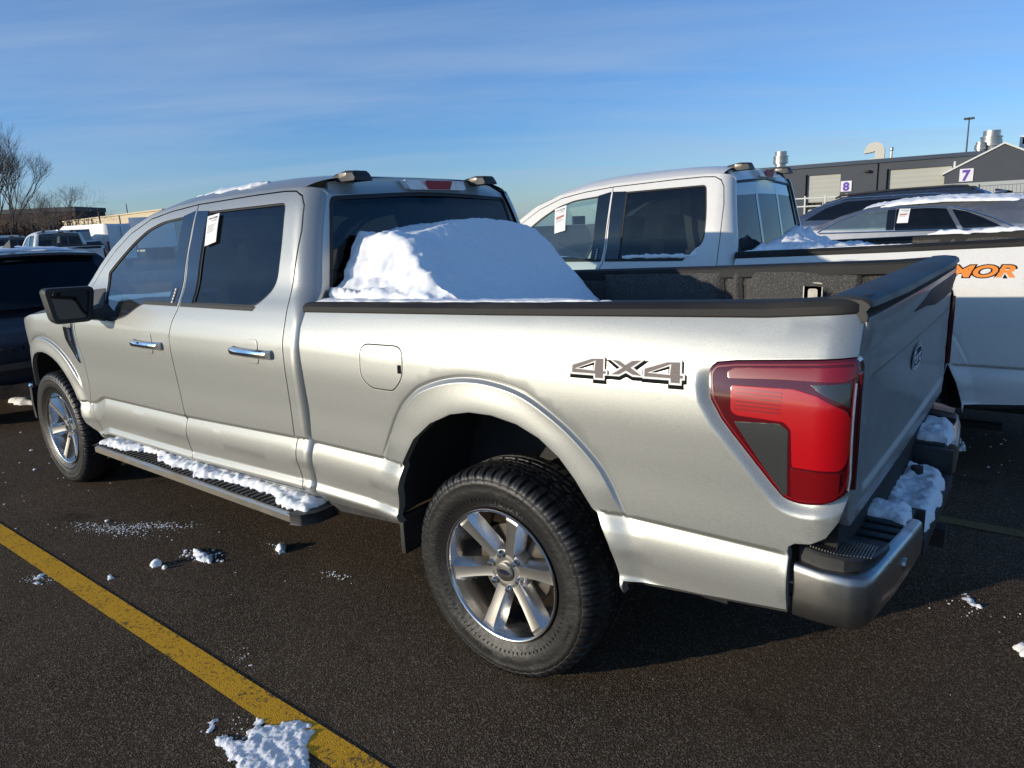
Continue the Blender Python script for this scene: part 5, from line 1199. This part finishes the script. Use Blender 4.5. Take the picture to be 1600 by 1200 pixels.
b = MB(); b.add([(-1.2, -.02, 1.84), (-1.05, -.02, 1.84), (-1.2, -.02, 1.94), (-1.2, .02, 1.84), (-1.05, .02, 1.84), (-1.2, .02, 1.94)], [(0, 1, 2), (5, 4, 3), (0, 2, 5, 3), (1, 4, 5, 2)]); b.build('roof_antenna', 'black_plastic', g1)
# dark blue long SUV behind it
G2 = [(-.60, .40), (-.72, .75), (-.70, 1.30), (-.60, 1.72), (-.45, 1.93), (-.25, 2.02), (.05, 2.05), (1.0, 2.04), (1.7, 1.99), (2.1, 1.88), (2.45, 1.70), (2.75, 1.50), (3.1, 1.34), (3.9, 1.26), (4.25, 1.05), (4.3, .55), (4.1, .36), (3.8, .33), (3.7, .62), (3.4, .8), (3.1, .62), (3.0, .33), (.75, .33), (.66, .62), (.35, .8), (.05, .62), (-.05, .33)]
tum2 = [(0, .12), (.5, .02), (1.0, 0), (1.4, .03), (1.6, .10), (1.9, .24), (2.05, .38)]
ws2 = [('side_window', rpoly([(2.45, 1.55), (2.1, 1.77), (1.75, 1.88), (.2, 1.90), (.12, 1.55)], .03), 'glass_privacy')]
g2, Sg2 = car('dark_blue_suv', G2, .98, 'grey_paint', 'dark blue SUV with black roof rails, rising behind the snowy grey SUV', 'SUV', (.12, -12.9, -.03), tum=tum2, windows=ws2, wheels=((.35, .4), (3.4, .4)))
for o in kids(g2):
    if o.name.startswith('body'): o.data.materials.clear(); o.data.materials.append(MT['blue_paint'])
for s_ in (1, -1):
    b = MB(); b.tube([(1.95, s_*.70, 1.95), (1.85, s_*.70, 1.995), (1.0, s_*.68, 2.045), (.0, s_*.68, 2.055), (-.20, s_*.68, 2.04), (-.28, s_*.68, 1.98)], .02, 8); b.build('roof_rail', 'black_plastic', g2, smooth=True)
    b = MB(); b.tube([(2.35, s_*.80, 1.76), (1.75, s_*(Sg2(1.7, 1.93)+.004), 1.935), (.3, s_*(Sg2(.3, 1.94)+.004), 1.94), (.05, s_*(Sg2(.05, 1.9)+.004), 1.91)], .014, 6); b.build('window_molding', 'chrome', g2, smooth=True)
b = MB(); b.box(-.78, -.60, -.62, .62, 1.88, 1.93); b.build('rear_spoiler', 'blue_paint', g2, bevel=.02)
b = MB(); b.tube([(-.60, .5, 1.95), (-.84, .5, 1.90), (-.90, .5, 1.62), (-.74, .5, 1.45)], .02, 8); b.build('ladder_rail', 'black_plastic', g2, smooth=True)

# ------------------------------------------------------------------ dark SUV ahead, seen from behind
GI = [(0, .32), (-.06, .52), (-.07, .75), (-.02, 1.02), (.10, 1.18), (.30, 1.40), (.44, 1.565), (.55, 1.615), (.9, 1.635), (1.6, 1.65), (2.3, 1.62), (2.8, 1.53), (3.3, 1.32), (3.6, 1.18), (4.3, 1.05), (4.75, .90), (4.85, .6), (4.75, .32), (4.3, .28), (4.22, .55), (3.95, .72), (3.68, .55), (3.6, .28), (1.4, .28), (1.32, .55), (1.05, .72), (.78, .55), (.70, .28)]
tumi = [(0, .16), (.4, .06), (.7, .0), (1.0, .02), (1.15, .07), (1.4, .20), (1.6, .33), (1.72, .42)]
di, Si = car('dark_suv', GI, .98, 'navy_paint', 'dark navy SUV seen from behind at the left edge, beyond the silver pickup front', 'SUV', (6.02, .18, 0), tum=tumi, wheels=((1.05, .37), (3.95, .37)), crown=.045, res=.05, windows=[('quarter_window', rpoly([(.50, 1.16), (.62, 1.40), (.92, 1.47), (.96, 1.14)], .03), 'glass_privacy'), ('rear_side_window', rpoly([(1.02, 1.13), (1.0, 1.48), (1.85, 1.51), (1.90, 1.10)], .02), 'glass_privacy'), ('front_window', rpoly([(1.98, 1.10), (1.94, 1.51), (2.55, 1.44), (3.15, 1.09)], .02), 'glass_clear')])
def XI(y, z): return -(tab([(.32, 0), (.52, -.06), (.75, -.07), (1.02, -.02), (1.18, .10), (1.40, .30), (1.565, .44), (1.615, .55)], z)) + .045*(1-min(1, abs(y)/.95)**3)
fI = lambda a, b, h: Vector((-h, a, b))
panel('rear_window', rpoly([(-.70, 1.13), (-.55, 1.53), (.55, 1.53), (.70, 1.13)], [.06, .08, .08, .06]), XI, 'glass_rear', di, res=.08, off=.008, ret=.01, frame=fI)
b = MB(); b.V = []
for y in (-.60, -.3, 0, .3, .60): b.V += [(.62, y, 1.650-.03*(y/.6)**2), (.34, y, 1.625-.03*(y/.6)**2), (.34, y, 1.60-.03*(y/.6)**2), (.50, y, 1.565-.03*(y/.6)**2)]
b.F = [(i*4+j, i*4+j+1, (i+1)*4+j+1, (i+1)*4+j) for i in range(4) for j in range(3)]+[(0, 1, 2, 3), (19, 18, 17, 16)]
b.build('rear_spoiler', 'navy_paint', di, smooth=True, angle=.5)
for s_ in (1, -1): panel('tail_lamp', rpoly([(s_*.50, 1.03), (s_*.62, 1.10), (s_*.92, 1.08), (s_*.90, .95), (s_*.66, .97)], .02), XI, 'lens_dark_red', di, res=.06, off=.012, ret=.03, frame=fI)
panel('lower_bumper', rpoly([(-.80, .34), (-.86, .50), (-.45, .46), (.45, .46), (.86, .50), (.80, .34)], .04), XI, 'bumper_steel', di, res=.06, off=.016, ret=.03, frame=fI)
panel('bumper_step', rpoly([(-.88, .60), (-.88, .66), (.88, .66), (.88, .60)], .02), XI, 'black_plastic', di, res=.08, off=.03, ret=.03, frame=fI)
for y in (.66, -.66):
    b = MB(); b.lathe([(.052, .02), (.055, -.01), (.055, -.06), (.045, -.06), (.045, .02)], 28, M=Matrix.Translation((.02, y, .40)) @ Matrix.Rotation(PI/2, 4, 'Z')); b.build('exhaust_tip', 'chrome', di, smooth=True)
V, F = text_mesh('INFINITI', .01, 0, 1); mx_ = max(v.x for v in V); mt_ = meshobj('rear_lettering', [fI(.80-v.x/mx_*.53, .765+v.y*.052, XI(.5, .78)+.014) for v in V], F, 'chrome', di)
b = MB(); b.V = [(.75, -.025, 1.66), (1.02, -.03, 1.67), (.80, 0, 1.765), (.75, .025, 1.66), (1.02, .03, 1.67)]; b.F = [(0, 1, 2), (2, 4, 3), (0, 2, 3), (1, 4, 2), (0, 3, 4, 1)]; b.build('shark_fin_antenna', 'black_plastic', di)
tag(snow_sheet('roof_frost', [(.62, -.50), (.62, .50), (1.8, .45), (1.8, -.45)], .006, lambda a, b, h: Vector((a+6.02, b+.18, tab([(.55, 1.615), (.9, 1.635), (1.6, 1.65), (2.3, 1.62)], a)+.045*(1-abs(b/.66)**3)-.002+h)), res=.05, amp=.05, rim=.05, seed=31), 'thin frost covering the roof of the dark navy SUV', 'frost')

# ------------------------------------------------------------------ far vehicles on the left
def place(o, x, y, rz=0, label=None, group=None):
    o.location = (x, y, gz(x, y)); o.rotation_euler = (0, 0, rz)
    if label: o['label'] = label
    if group: o['group'] = group
    return o
skp = ('decal_word', 'decal_outline', 'chassis', 'bed_wall')
p1 = copy_tree(wt, None, skp); place(p1, 28.0, -8.25, math.radians(-8), 'white pickup in the far row, its red tail lamp showing right of the shark fin', 'pickups in the far row')
p2 = copy_tree(wt, None, skp); place(p2, 38.5, -9.9, math.radians(-8), 'farther white pickup above the roof of the dark navy SUV', 'pickups in the far row')
def van(name, L_, W_, H_, m, label, cat, loc, rz):
    O = [(0, .35), (-.02, H_*.6), (.06, H_-.1), (.2, H_), (L_-1.6, H_), (L_-1.1, H_-.25), (L_-.55, H_*.52), (L_-.08, H_*.42), (L_, .7), (L_-.05, .35)]
    t, S_ = car(name, O, W_/2, m, label, cat, (loc[0], loc[1], gz(*loc)), rz, tum=[(0, .06), (.5, 0), (H_*.55, .01), (H_, .14)], wheels=((.9, .36), (L_-.95, .36)), crown=.02, nv=10, res=.3, windows=[('side_window', [(L_-1.15, H_*.55), (L_-.65, H_*.55), (L_-1.05, H_-.35), (L_-1.15, H_-.35)], 'glass_privacy')])
    fr_ = lambda a, b, h: Vector((-.02-h, a, b))
    for s_ in (1, -1): panel('tail_lamp', [(s_*(W_/2-.14), 1.0), (s_*(W_/2-.14), 1.6), (s_*(W_/2-.03), 1.6), (s_*(W_/2-.03), 1.0)], lambda a, b: .03, 'lens_bar_red', t, res=.5, ret=.04, frame=fr_)
    panel('door_gap', [(-.008, .5), (.008, .5), (.008, H_-.15), (-.008, H_-.15)], lambda a, b: .035, 'gap_dark', t, res=.5, ret=.02, frame=fr_)
    panel('bumper', [(-W_/2+.1, .35), (W_/2-.1, .35), (W_/2-.1, .55), (-W_/2+.1, .55)], lambda a, b: .1, 'black_plastic', t, res=.5, ret=.1, frame=fr_)
    panel('plate_panel', [(-.45, .95), (.45, .95), (.45, 1.15), (-.45, 1.15)], lambda a, b: .04, 'black_plastic', t, res=.5, ret=.03, frame=fr_)
    return t
mat('van_white', (.80, .79, .76), .4, var=(2, (.7, .69, .66), .4, .7)); mat('box_white', (.74, .75, .78), .5)
van('cargo_van', 5.6, 2.0, 2.62, 'van_white', 'tall white cargo van parked in front of the cream building', 'van', (43.4, -17.0), math.radians(12))
van('passenger_van', 5.2, 1.95, 2.3, 'grey_paint', 'pale grey van between the tall cargo van and the far pickups', 'van', (41.3, -13.7), math.radians(-4))
# box trailer
t = empty('box_trailer', (60, -27.2, gz(60, -27)), math.radians(60), 'long white box trailer parked along the cream building', 'trailer')
b = MB(); b.box(-1.3, 1.3, -4.5, 6.5, 1.0, 3.35); b.build('box', 'box_white', t, bevel=.04)
b = MB(); b.box(-1.32, 1.32, -4.52, 6.52, .92, 1.04); b.build('chassis_rail', 'chassis', t)
for y in (-3.4, -2.3): b = MB(); b.lathe([(0, 1.2), (.35, 1.2), (.5, 1.15), (.5, -1.15), (.35, -1.2), (0, -1.2)], 24, M=Matrix.Translation((0, y, .5)) @ Matrix.Rotation(PI/2, 4, 'Z')); b.build('wheel', 'tyre', t)
for i, (x, y, m_, lb) in enumerate(((34.2, -5.6, 'navy_paint', 'dark blue car at the very left edge of the far row'), (37.5, -12.8, 'navy_paint', 'black car glimpsed between the two far white pickups'), (42.5, -8.3, 'grey_paint', 'grey SUV roof behind the farther white pickup'))):
    O = [(0, .4), (-.05, .9), (.15, 1.15), (.7, 1.6), (1.2, 1.68), (2.3, 1.66), (3.1, 1.2), (4.2, 1.0), (4.5, .7), (4.4, .35)]
    c_, S_ = car('far_car', O, .92, m_, lb, 'car', (x, y, gz(x, y)), math.radians(-10), tum=[(0, .1), (.6, 0), (1.1, .05), (1.68, .3)], wheels=((.9, .34), (3.6, .34)), crown=.03, nv=10, res=.25, windows=[('side_window', [(.55, 1.12), (.85, 1.5), (2.3, 1.52), (2.95, 1.15)], 'glass_privacy')])
    panel('rear_window', [(-.6, 1.2), (-.5, 1.52), (.5, 1.52), (.6, 1.2)], lambda a, b: -(.15+(b-1.15)*1.22)+.035, 'glass_rear', c_, res=.3, ret=.01, frame=lambda a, b, h: Vector((-h, a, b)))

# ------------------------------------------------------------------ garage building on the right
mat('wall_dark', (.060, .068, .082), .7, var=(1.5, (.075, .082, .095), .4, .7)); mat('wall_light', (.42, .44, .43), .6); mat('door_metal', (.44, .44, .38), .55, bump=(3, .2, .01)); mat('trim_white', (.72, .72, .70), .5)
mat('roof_edge', (.07, .085, .115), .4, .4); mat('galvanised', (.55, .53, .48), .32, .9, var=(8, (.42, .40, .36), .4, .7)); mat('sign_white', (.78, .76, .82), .5); mat('sign_purple', (.13, .055, .42), .5); mat('duct', (.60, .58, .50), .5)
A0 = Vector((12.85, -47.31)); U0 = Vector((-.9917, -.129)).normalized(); N0 = Vector((-.129, .9917)).normalized()      # along the facade to the right, and out of it
def fb_(a, b, h): p = A0+U0*a+N0*h; return Vector((p.x, p.y, b))
def wbox(name, u0, u1, h0, h1, z0, z1, m, parent, bevel=0):
    b = MB(); V = [fb_(u, z, h) for u, h, z in ((u0, h0, z0), (u1, h0, z0), (u1, h1, z0), (u0, h1, z0), (u0, h0, z1), (u1, h0, z1), (u1, h1, z1), (u0, h1, z1))]
    b.add(V, [(0, 3, 2, 1), (4, 5, 6, 7), (0, 1, 5, 4), (1, 2, 6, 5), (2, 3, 7, 6), (3, 0, 4, 7)]); return b.build(name, m, parent, bevel=bevel)
gb = empty('garage_building', label='dark grey service garage with light roll-up doors and roof vents, far right', cat='building')
# wall pieces round the door openings
D8, D7, DT = (.50, 2.50), (5.24, 8.62), 4.08
for i, (u0, u1) in enumerate(((-14, D8[0]), (D8[1], D7[0]), (D7[1], 10.2))): wbox('wall', u0, u1, -.3, 0, .2, 4.56, 'wall_dark', gb)
for (u0, u1) in (D8, D7): wbox('lintel', u0, u1, -.3, 0, DT, 4.56, 'wall_dark', gb)
wbox('fascia', -14.1, 10.2, -.3, .12, 4.563, 4.80, 'roof_edge', gb); wbox('roof', -14, 14, -14, -.31, 4.5, 4.72, 'roof_edge', gb)
wbox('wall_seam', 4.60, 4.68, .002, .02, .2, 4.56, 'gap_dark', gb)
for (u0, u1) in (D8, D7):
    b = MB(); n = 26
    for k in range(n+1): z = .2+(DT-.2)*k/n; b.V += [fb_(u0, z, -.12+(.012 if k % 2 else 0)), fb_(u1, z, -.12+(.012 if k % 2 else 0))]
    b.F = [(2*k, 2*k+1, 2*k+3, 2*k+2) for k in range(n)]; d_ = b.build('garage_door', 'door_metal', gb)
    wbox('door_track', u0-.10, u0, .004, .03, .2, DT+.06, 'gap_dark', d_)
    for q, (a_, c_) in enumerate(((u0+(u1-u0)*.0+.06, u0+(u1-u0)/2-.05), (u0+(u1-u0)/2+.05, u1-.06))): wbox('door_window', a_, c_, -.105, -.095, 1.9, 2.35, 'glass_privacy', d_)
def sign(u, z, txt, lb, h=.03, w_=.64, hh=.66):
    s_ = wbox('number_sign', u, u+w_, h, h+.03, z, z+hh, 'sign_white', None); tag(s_, lb, 'sign')
    V, F = text_mesh(txt, .045, 0, 1); x0 = min(v.x for v in V); x1 = max(v.x for v in V); y1 = max(v.y for v in V)
    meshobj('number', [fb_(u+w_*.2+(v.x-x0)/(x1-x0)*w_*.6, z+.07+v.y/y1*(hh-.14), h+.036) for v in V], F, 'sign_purple', s_)
sign(2.54, 2.93, '8', 'white square sign with purple 8 between the garage doors')
b = MB(); b.V = []; l_ = wbox('wall_lamp', 3.85, 4.15, .0, .30, 4.02, 4.18, 'black_plastic', gb, bevel=.03)
# gable block
gbl = empty('gabled_annex', label='dark gabled annex with white trim and light lower wall, right of the garage doors', cat='building')
ua, uz, up_ = 8.26, 13.9, 11.05; H = 1.2
b = MB(); pl = [(ua, .2), (uz, .2), (uz, 3.62), (up_, 4.98), (ua, 3.60)]
b.add([fb_(a, c, H) for a, c in pl]+[fb_(a, c, -.2) for a, c in pl], [(0, 1, 2, 3, 4), (9, 8, 7, 6, 5)]+[(i, (i+1) % 5, 5+(i+1) % 5, 5+i) for i in range(5)]); b.build('wall', 'wall_dark', gbl)
wbox('lower_wall', ua, uz, H+.003, H+.03, .2, 2.98, 'wall_light', gbl)
for (a, za), (c, zc2) in (((ua-.12, 3.52), (up_, 5.02)), ((uz+.12, 3.52), (up_, 5.02))):
    b = MB(); b.add([fb_(a, za, H+.08), fb_(c, zc2, H+.08), fb_(c, zc2+.10, H+.08), fb_(a, za+.10, H+.08), fb_(a, za, -.3), fb_(c, zc2, -.3), fb_(c, zc2+.10, -.3), fb_(a, za+.10, -.3)], [(0, 1, 2, 3), (3, 2, 6, 7), (0, 4, 5, 1), (0, 3, 7, 4), (4, 7, 6, 5)]); b.build('roof_trim', 'trim_white', gbl)
sign(8.97+.03, 3.07, '7', 'white square sign with purple 7 on the dark gable wall', h=H+.02, w_=.68, hh=.72)
wbox('corner_post', 8.66, 8.76, H-.1, H+.02, 3.8, 4.25, 'trim_white', gbl)
# rooftop things
def vent(u, z0, r, h_, lb, hh=-.8, nm='roof_vent', grp='round metal roof vents'):
    p = fb_(u, z0, hh); t_ = empty(nm, p, 0, lb, 'vent', grp)
    MB().lathe([(r*.75, 0), (r*.75, h_*.28), (r, h_*.30), (r, h_*.55), (r*.94, h_*.57), (r*.94, h_*.64)], 28, axis='Z').build('vent_base', 'galvanised', t_, smooth=True, angle=.5)
    MB().lathe([(r*.94, h_*.64), (r*1.02, h_*.66), (r*1.02, h_*.72), (r*.8, h_*.74), (r*.8, h_*.98), (0, h_)], 28, axis='Z').build('vent_cap', 'galvanised', t_, smooth=True, angle=.5)
vent(10.5, 4.7, .56, 1.28, 'large round metal vent on the roof behind the gable'); vent(9.95, 4.7, .30, .62, 'small round metal vent in front of the large one', hh=-.2); vent(-1.36, 4.7, .48, 1.14, 'round metal vent on the roof, directly over the white pickup cab')
t = empty('curved_duct', fb_(4.35, 4.75, -.5), 0, 'cream curved exhaust duct standing on the garage roof', 'duct'); t.scale = (.85, .85, .85)
b = MB(); ring = []; dirv = Vector((U0.x, U0.y, 0))
for k in range(13):
    a = math.radians(-10+k*16.5); c = Vector((0, 0, .62))+dirv*(.40*math.cos(a))+Vector((0, 0, .40*math.sin(a))); ring.append(c)
P_ = [dirv*.40+Vector((0, 0, 0)), dirv*.40+Vector((0, 0, .5))]+ring
for i, p in enumerate(P_):
    if i <= 2: o_ = dirv
    else: a = math.radians(-10+(i-2)*16.5); o_ = dirv*math.cos(a)+Vector((0, 0, math.sin(a)))
    n_ = Vector((N0.x, N0.y, 0)); b.V += [p+o_*.28+n_*.38, p+o_*.28-n_*.38, p-o_*.36-n_*.38, p-o_*.36+n_*.38]
b.F = [(i*4+j, i*4+(j+1) % 4, (i+1)*4+(j+1) % 4, (i+1)*4+j) for i in range(len(P_)-1) for j in range(4)]; b.build('duct_hood', 'duct', t, smooth=True, angle=.6)
b = MB(); b.box(-.35, .35, -.3, .3, -.05, .12); b.build('duct_base', 'duct', t)
b = MB(); p = fb_(5.3, 4.75, -.4); b.tube([p, p+Vector((0, 0, .55))], .07, 10); b.lathe([(0, .74), (.11, .68), (.11, .55), (.07, .5)], 12, M=Matrix.Translation(p), axis='Z'); tag(b.build('vent_pipe', 'galvanised', smooth=True), 'thin vent pipe right of the curved duct', 'pipe')
b = MB(); p = fb_(13.0, 4.7, -3.0); b.box(-.9, .9, -.7, .7, .0, .95, 0, Matrix.Translation(p)); t = tag(b.build('rooftop_unit', 'trim_white', bevel=.03), 'white rooftop air unit at the right edge above the gable', 'air unit')
for k in range(3): q = MB(); q.box(-.75+k*.55, -.35+k*.55, .70, .72, .45, .85, 0, Matrix.Translation(p)); q.build('louvre', 'gap_dark', t)
t = empty('light_pole', fb_(9.35, .3, -3), 0, 'tall thin parking lot light pole behind the garage roof', 'light pole'); b = MB(); b.tube([(0, 0, 0), (0, 0, 6.75)], .07, 8, r1=.04); b.build('pole', 'roof_edge', t); 
for s_ in (-1, 1): b = MB(); b.box(-.13+s_*.15, .13+s_*.15, -.10, .10, 6.62, 6.74); b.build('lamp_head', 'black_plastic', t)
# fences
t = empty('mesh_fence', label='dark wire mesh fence in front of the gabled annex', cat='fence')
b = MB()
for k in range(26): u = 9.9+k*.17; p = fb_(u, 1.2, 4); b.box(-.008, .008, -.008, .008, 0, 1.5, 0, Matrix.Translation(p))
for z in (1.25, 1.75, 2.25, 2.7): b.tube([fb_(9.9, z, 4), fb_(14.2, z, 4)], .012, 5)
b.build('wire_mesh', 'roof_edge', t)
for u in (9.9, 12.0, 14.2): b = MB(); b.tube([fb_(u, .2, 4), fb_(u, 2.8, 4)], .04, 8); b.build('fence_post', 'roof_edge', t)
t = empty('white_rail_fence', label='white post and rail fence before garage door 8', cat='fence')
for z in (2.1, 2.6): b = MB(); b.tube([fb_(-.5, z, 2), fb_(3.2, z, 2)], .05, 6); b.build('rail', 'trim_white', t)
for u in (-.4, .7, 1.9, 3.1): b = MB(); b.tube([fb_(u, .2, 2), fb_(u, 2.75, 2)], .055, 6); b.build('fence_post', 'trim_white', t)

# ------------------------------------------------------------------ buildings, wall and trees on the left
mat('cream_wall', (.62, .52, .36), .8); mat('brick_dark', (.085, .052, .036), .9, var=(1.2, (.05, .035, .03), .4, .6)); mat('fence_grey', (.10, .115, .14), .8); mat('bark', (.10, .085, .072), .9); mat('twig', (.17, .135, .105), .9); mat('roof_grey', (.06, .06, .065), .7)
t = empty('cream_warehouse', (128.3, -59.8, 0), math.radians(175.4)+PI, 'long low cream warehouse with dark panel joints behind the vans', 'building')
b = MB(); b.box(-6, 48, -25, 0, 0, 7.2); b.build('wall', 'cream_wall', t)
for u in (14.3, 29.8): b = MB(); b.box(u-.22, u+.22, 0.01, .1, 0, 7.25); b.build('panel_joint', 'roof_grey', t)
b = MB(); b.box(-6.3, 48.3, -25.3, .25, 7.205, 7.45); b.build('parapet', 'cream_wall', t)
for k, (u, z) in enumerate(((3, 5.4), (9.5, 5.5), (20, 5.3), (36, 5.5))): b = MB(); b.box(u-.25, u+.25, .02, .2, z, z+.35); b.build('wall_lamp', 'roof_grey', t)
t = empty('brick_building', (206, -58, 0), math.radians(-142.5), 'long dark brick building behind the bare trees and the cream warehouse', 'building')
b = MB(); b.box(-12, 29, -12, 0, 0, 9.6); b.build('wall', 'brick_dark', t); b = MB(); b.box(-12.2, 29.2, -12.2, .2, 9.605, 10.6); b.build('roof_band', 'roof_grey', t)
for k in range(6): b = MB(); b.box(-9+k*6, -6+k*6, .02, .1, 4.0, 6.8); b.build('window', 'glass_privacy', t)
b = MB(); M_ = Matrix.Translation((70, -14.5, 0)) @ Matrix.Rotation(math.radians(-62), 4, 'Z')
b.box(-18, 22, -.06, .06, 0, 1.9, 0, M_); tag(b.build('board_fence', 'fence_grey'), 'long grey board fence behind the far row of pickups', 'fence')
def tree(name, x, y, H, spread, label, seed, lean=0, depth=7, group='bare trees at the left', mat_='bark', trunks=1):
    R = random.Random(seed); t = empty(name, (x, y, 0), 0, label, 'tree', group); tk = MB(); cr = MB()
    def grow(p, d, l, r, k, mb):
        q = p+d*l; mid = p.lerp(q, .5)+Vector((R.uniform(-1, 1), R.uniform(-1, 1), 0))*l*.06
        (tk if k >= depth-1 else cr).tube([p, mid, q], r, 5 if k > 3 else 3, r1=r*.68, cap=False)
        if k <= 0: return
        n = 2 if R.random() < .45 else 3
        if k >= depth: n = 4
        for i in range(n):
            ax = d.orthogonal(); ax.rotate(Matrix.Rotation(R.uniform(0, 2*PI), 3, d)); ang = R.uniform(.2, .62)*spread
            e = d.copy(); e.rotate(Matrix.Rotation(ang, 3, ax)); e.z += .12; e.normalize()
            grow(p.lerp(q, R.uniform(.75, 1.0)), e, l*R.uniform(.62, .86), r*.62, k-1, mb)
    for i in range(trunks):
        a = 2*PI*i/trunks; grow(Vector((.3*math.cos(a), .3*math.sin(a), -.2)) if trunks > 1 else Vector((0, 0, -.2)), Vector((.18*math.cos(a)*(trunks > 1)+lean, .18*math.sin(a)*(trunks > 1), 1)).normalized(), H*.27, H*.014/trunks**.5, depth, tk)
    tk.build('trunk', mat_, t, fix=False); cr.build('crown', 'twig' if mat_ == 'bark' else mat_, t, fix=False)
    return t
tree('bare_tree', 71.5, -19.6, 13.2, .80, 'tallest bare tree at the left edge, with several upright trunks', 5, trunks=3, depth=7)
tree('bare_tree', 74.5, -17.6, 11.5, .9, 'bare tree cut by the left edge of the photo', 8, trunks=2, depth=6)
tree('bare_tree', 62.0, -20.0, 7.8, 1.15, 'smaller spreading bare tree right of the tallest one', 11, trunks=3, depth=7)
tree('bare_tree', 66.0, -29.5, 5.6, 1.2, 'short twiggy tree in front of the cream warehouse', 14, trunks=3, depth=5)
def bush(x, y, w_, h_, lb, seed, m='twig'):
    R = random.Random(seed); b = MB()
    for _ in range(420):
        a = R.uniform(0, 2*PI); rr = w_*R.random()**.5; p = Vector((rr*math.cos(a), rr*math.sin(a), 0)); top = p*1.15+Vector((R.uniform(-.4, .4), R.uniform(-.4, .4), h_*R.uniform(.5, 1)*(1-.5*(rr/w_)**2)))
        b.tube([p, p.lerp(top, .5)+Vector((R.uniform(-.2, .2), R.uniform(-.2, .2), 0)), top], .05, 3, cap=False, r1=.02)
    for _ in range(2600):
        a = R.uniform(0, 2*PI); rr = w_*R.random()**.5; z = h_*R.uniform(.05, .95)*(1-.45*(rr/w_)**2); c = Vector((rr*1.1*math.cos(a), rr*1.1*math.sin(a), z)); u = Vector((R.uniform(-1, 1), R.uniform(-1, 1), R.uniform(-1, 1)))*.16; v = Vector((R.uniform(-1, 1), R.uniform(-1, 1), R.uniform(-1, 1)))*.16
        b.add([c, c+u, c+v], [(0, 1, 2)])
    o = b.build('bush', m, fix=False); o.location = (x, y, 0); tag(o, lb, 'bush', 'brush in front of the brick building'); return o
mat('brush_dark', (.020, .019, .018), .95); mat('brush_brown', (.07, .045, .028), .95)
for i, (x, y, w_, h_, m_, lb) in enumerate(((71, -17.5, 4.5, 4.6, 'brush_brown', 'brown brush under the tallest bare tree'), (68, -20.5, 4.0, 4.4, 'brush_dark', 'dark brush just right of the tallest bare tree'), (65.5, -22.5, 3.5, 4.6, 'brush_dark', 'dark evergreen bush under the smaller spreading bare tree'), (63.5, -24.3, 2.3, 3.0, 'brush_dark', 'low dark bush at the left end of the cream warehouse'), (75, -14.5, 4, 3.5, 'brush_dark', 'dark brush at the left edge of the photo'))): bush(x, y, w_, h_, lb, 40+i, m_)
b = MB(); b.tube([(159, -70, 0), (159, -70, 10.3)], .25, 4, r1=.08); tag(b.build('radio_mast', 'brick_dark'), 'thin dark mast above the cream warehouse roof', 'mast')
b = MB(); b.tube([(97, -38.3, 0), (97, -38.3, 6.4)], .10, 6); b.box(96.9, 97.1, -39.2, -37.4, 6.1, 6.25); tag(b.build('utility_pole', 'bark'), 'short utility pole left of the thin mast', 'pole')
# things behind the camera that the paint and glass reflect
for i, (x, y) in enumerate(((-30, 40), (-8, 52), (14, 46), (34, 55), (55, 42), (80, 50), (104, 44))):
    tree('bare_tree', x, y, 9+3*((i*7) % 3), 1.2, 'bare tree in the row across the lot, reflected in the door glass', 60+i, depth=5, trunks=2, group='bare trees across the lot')
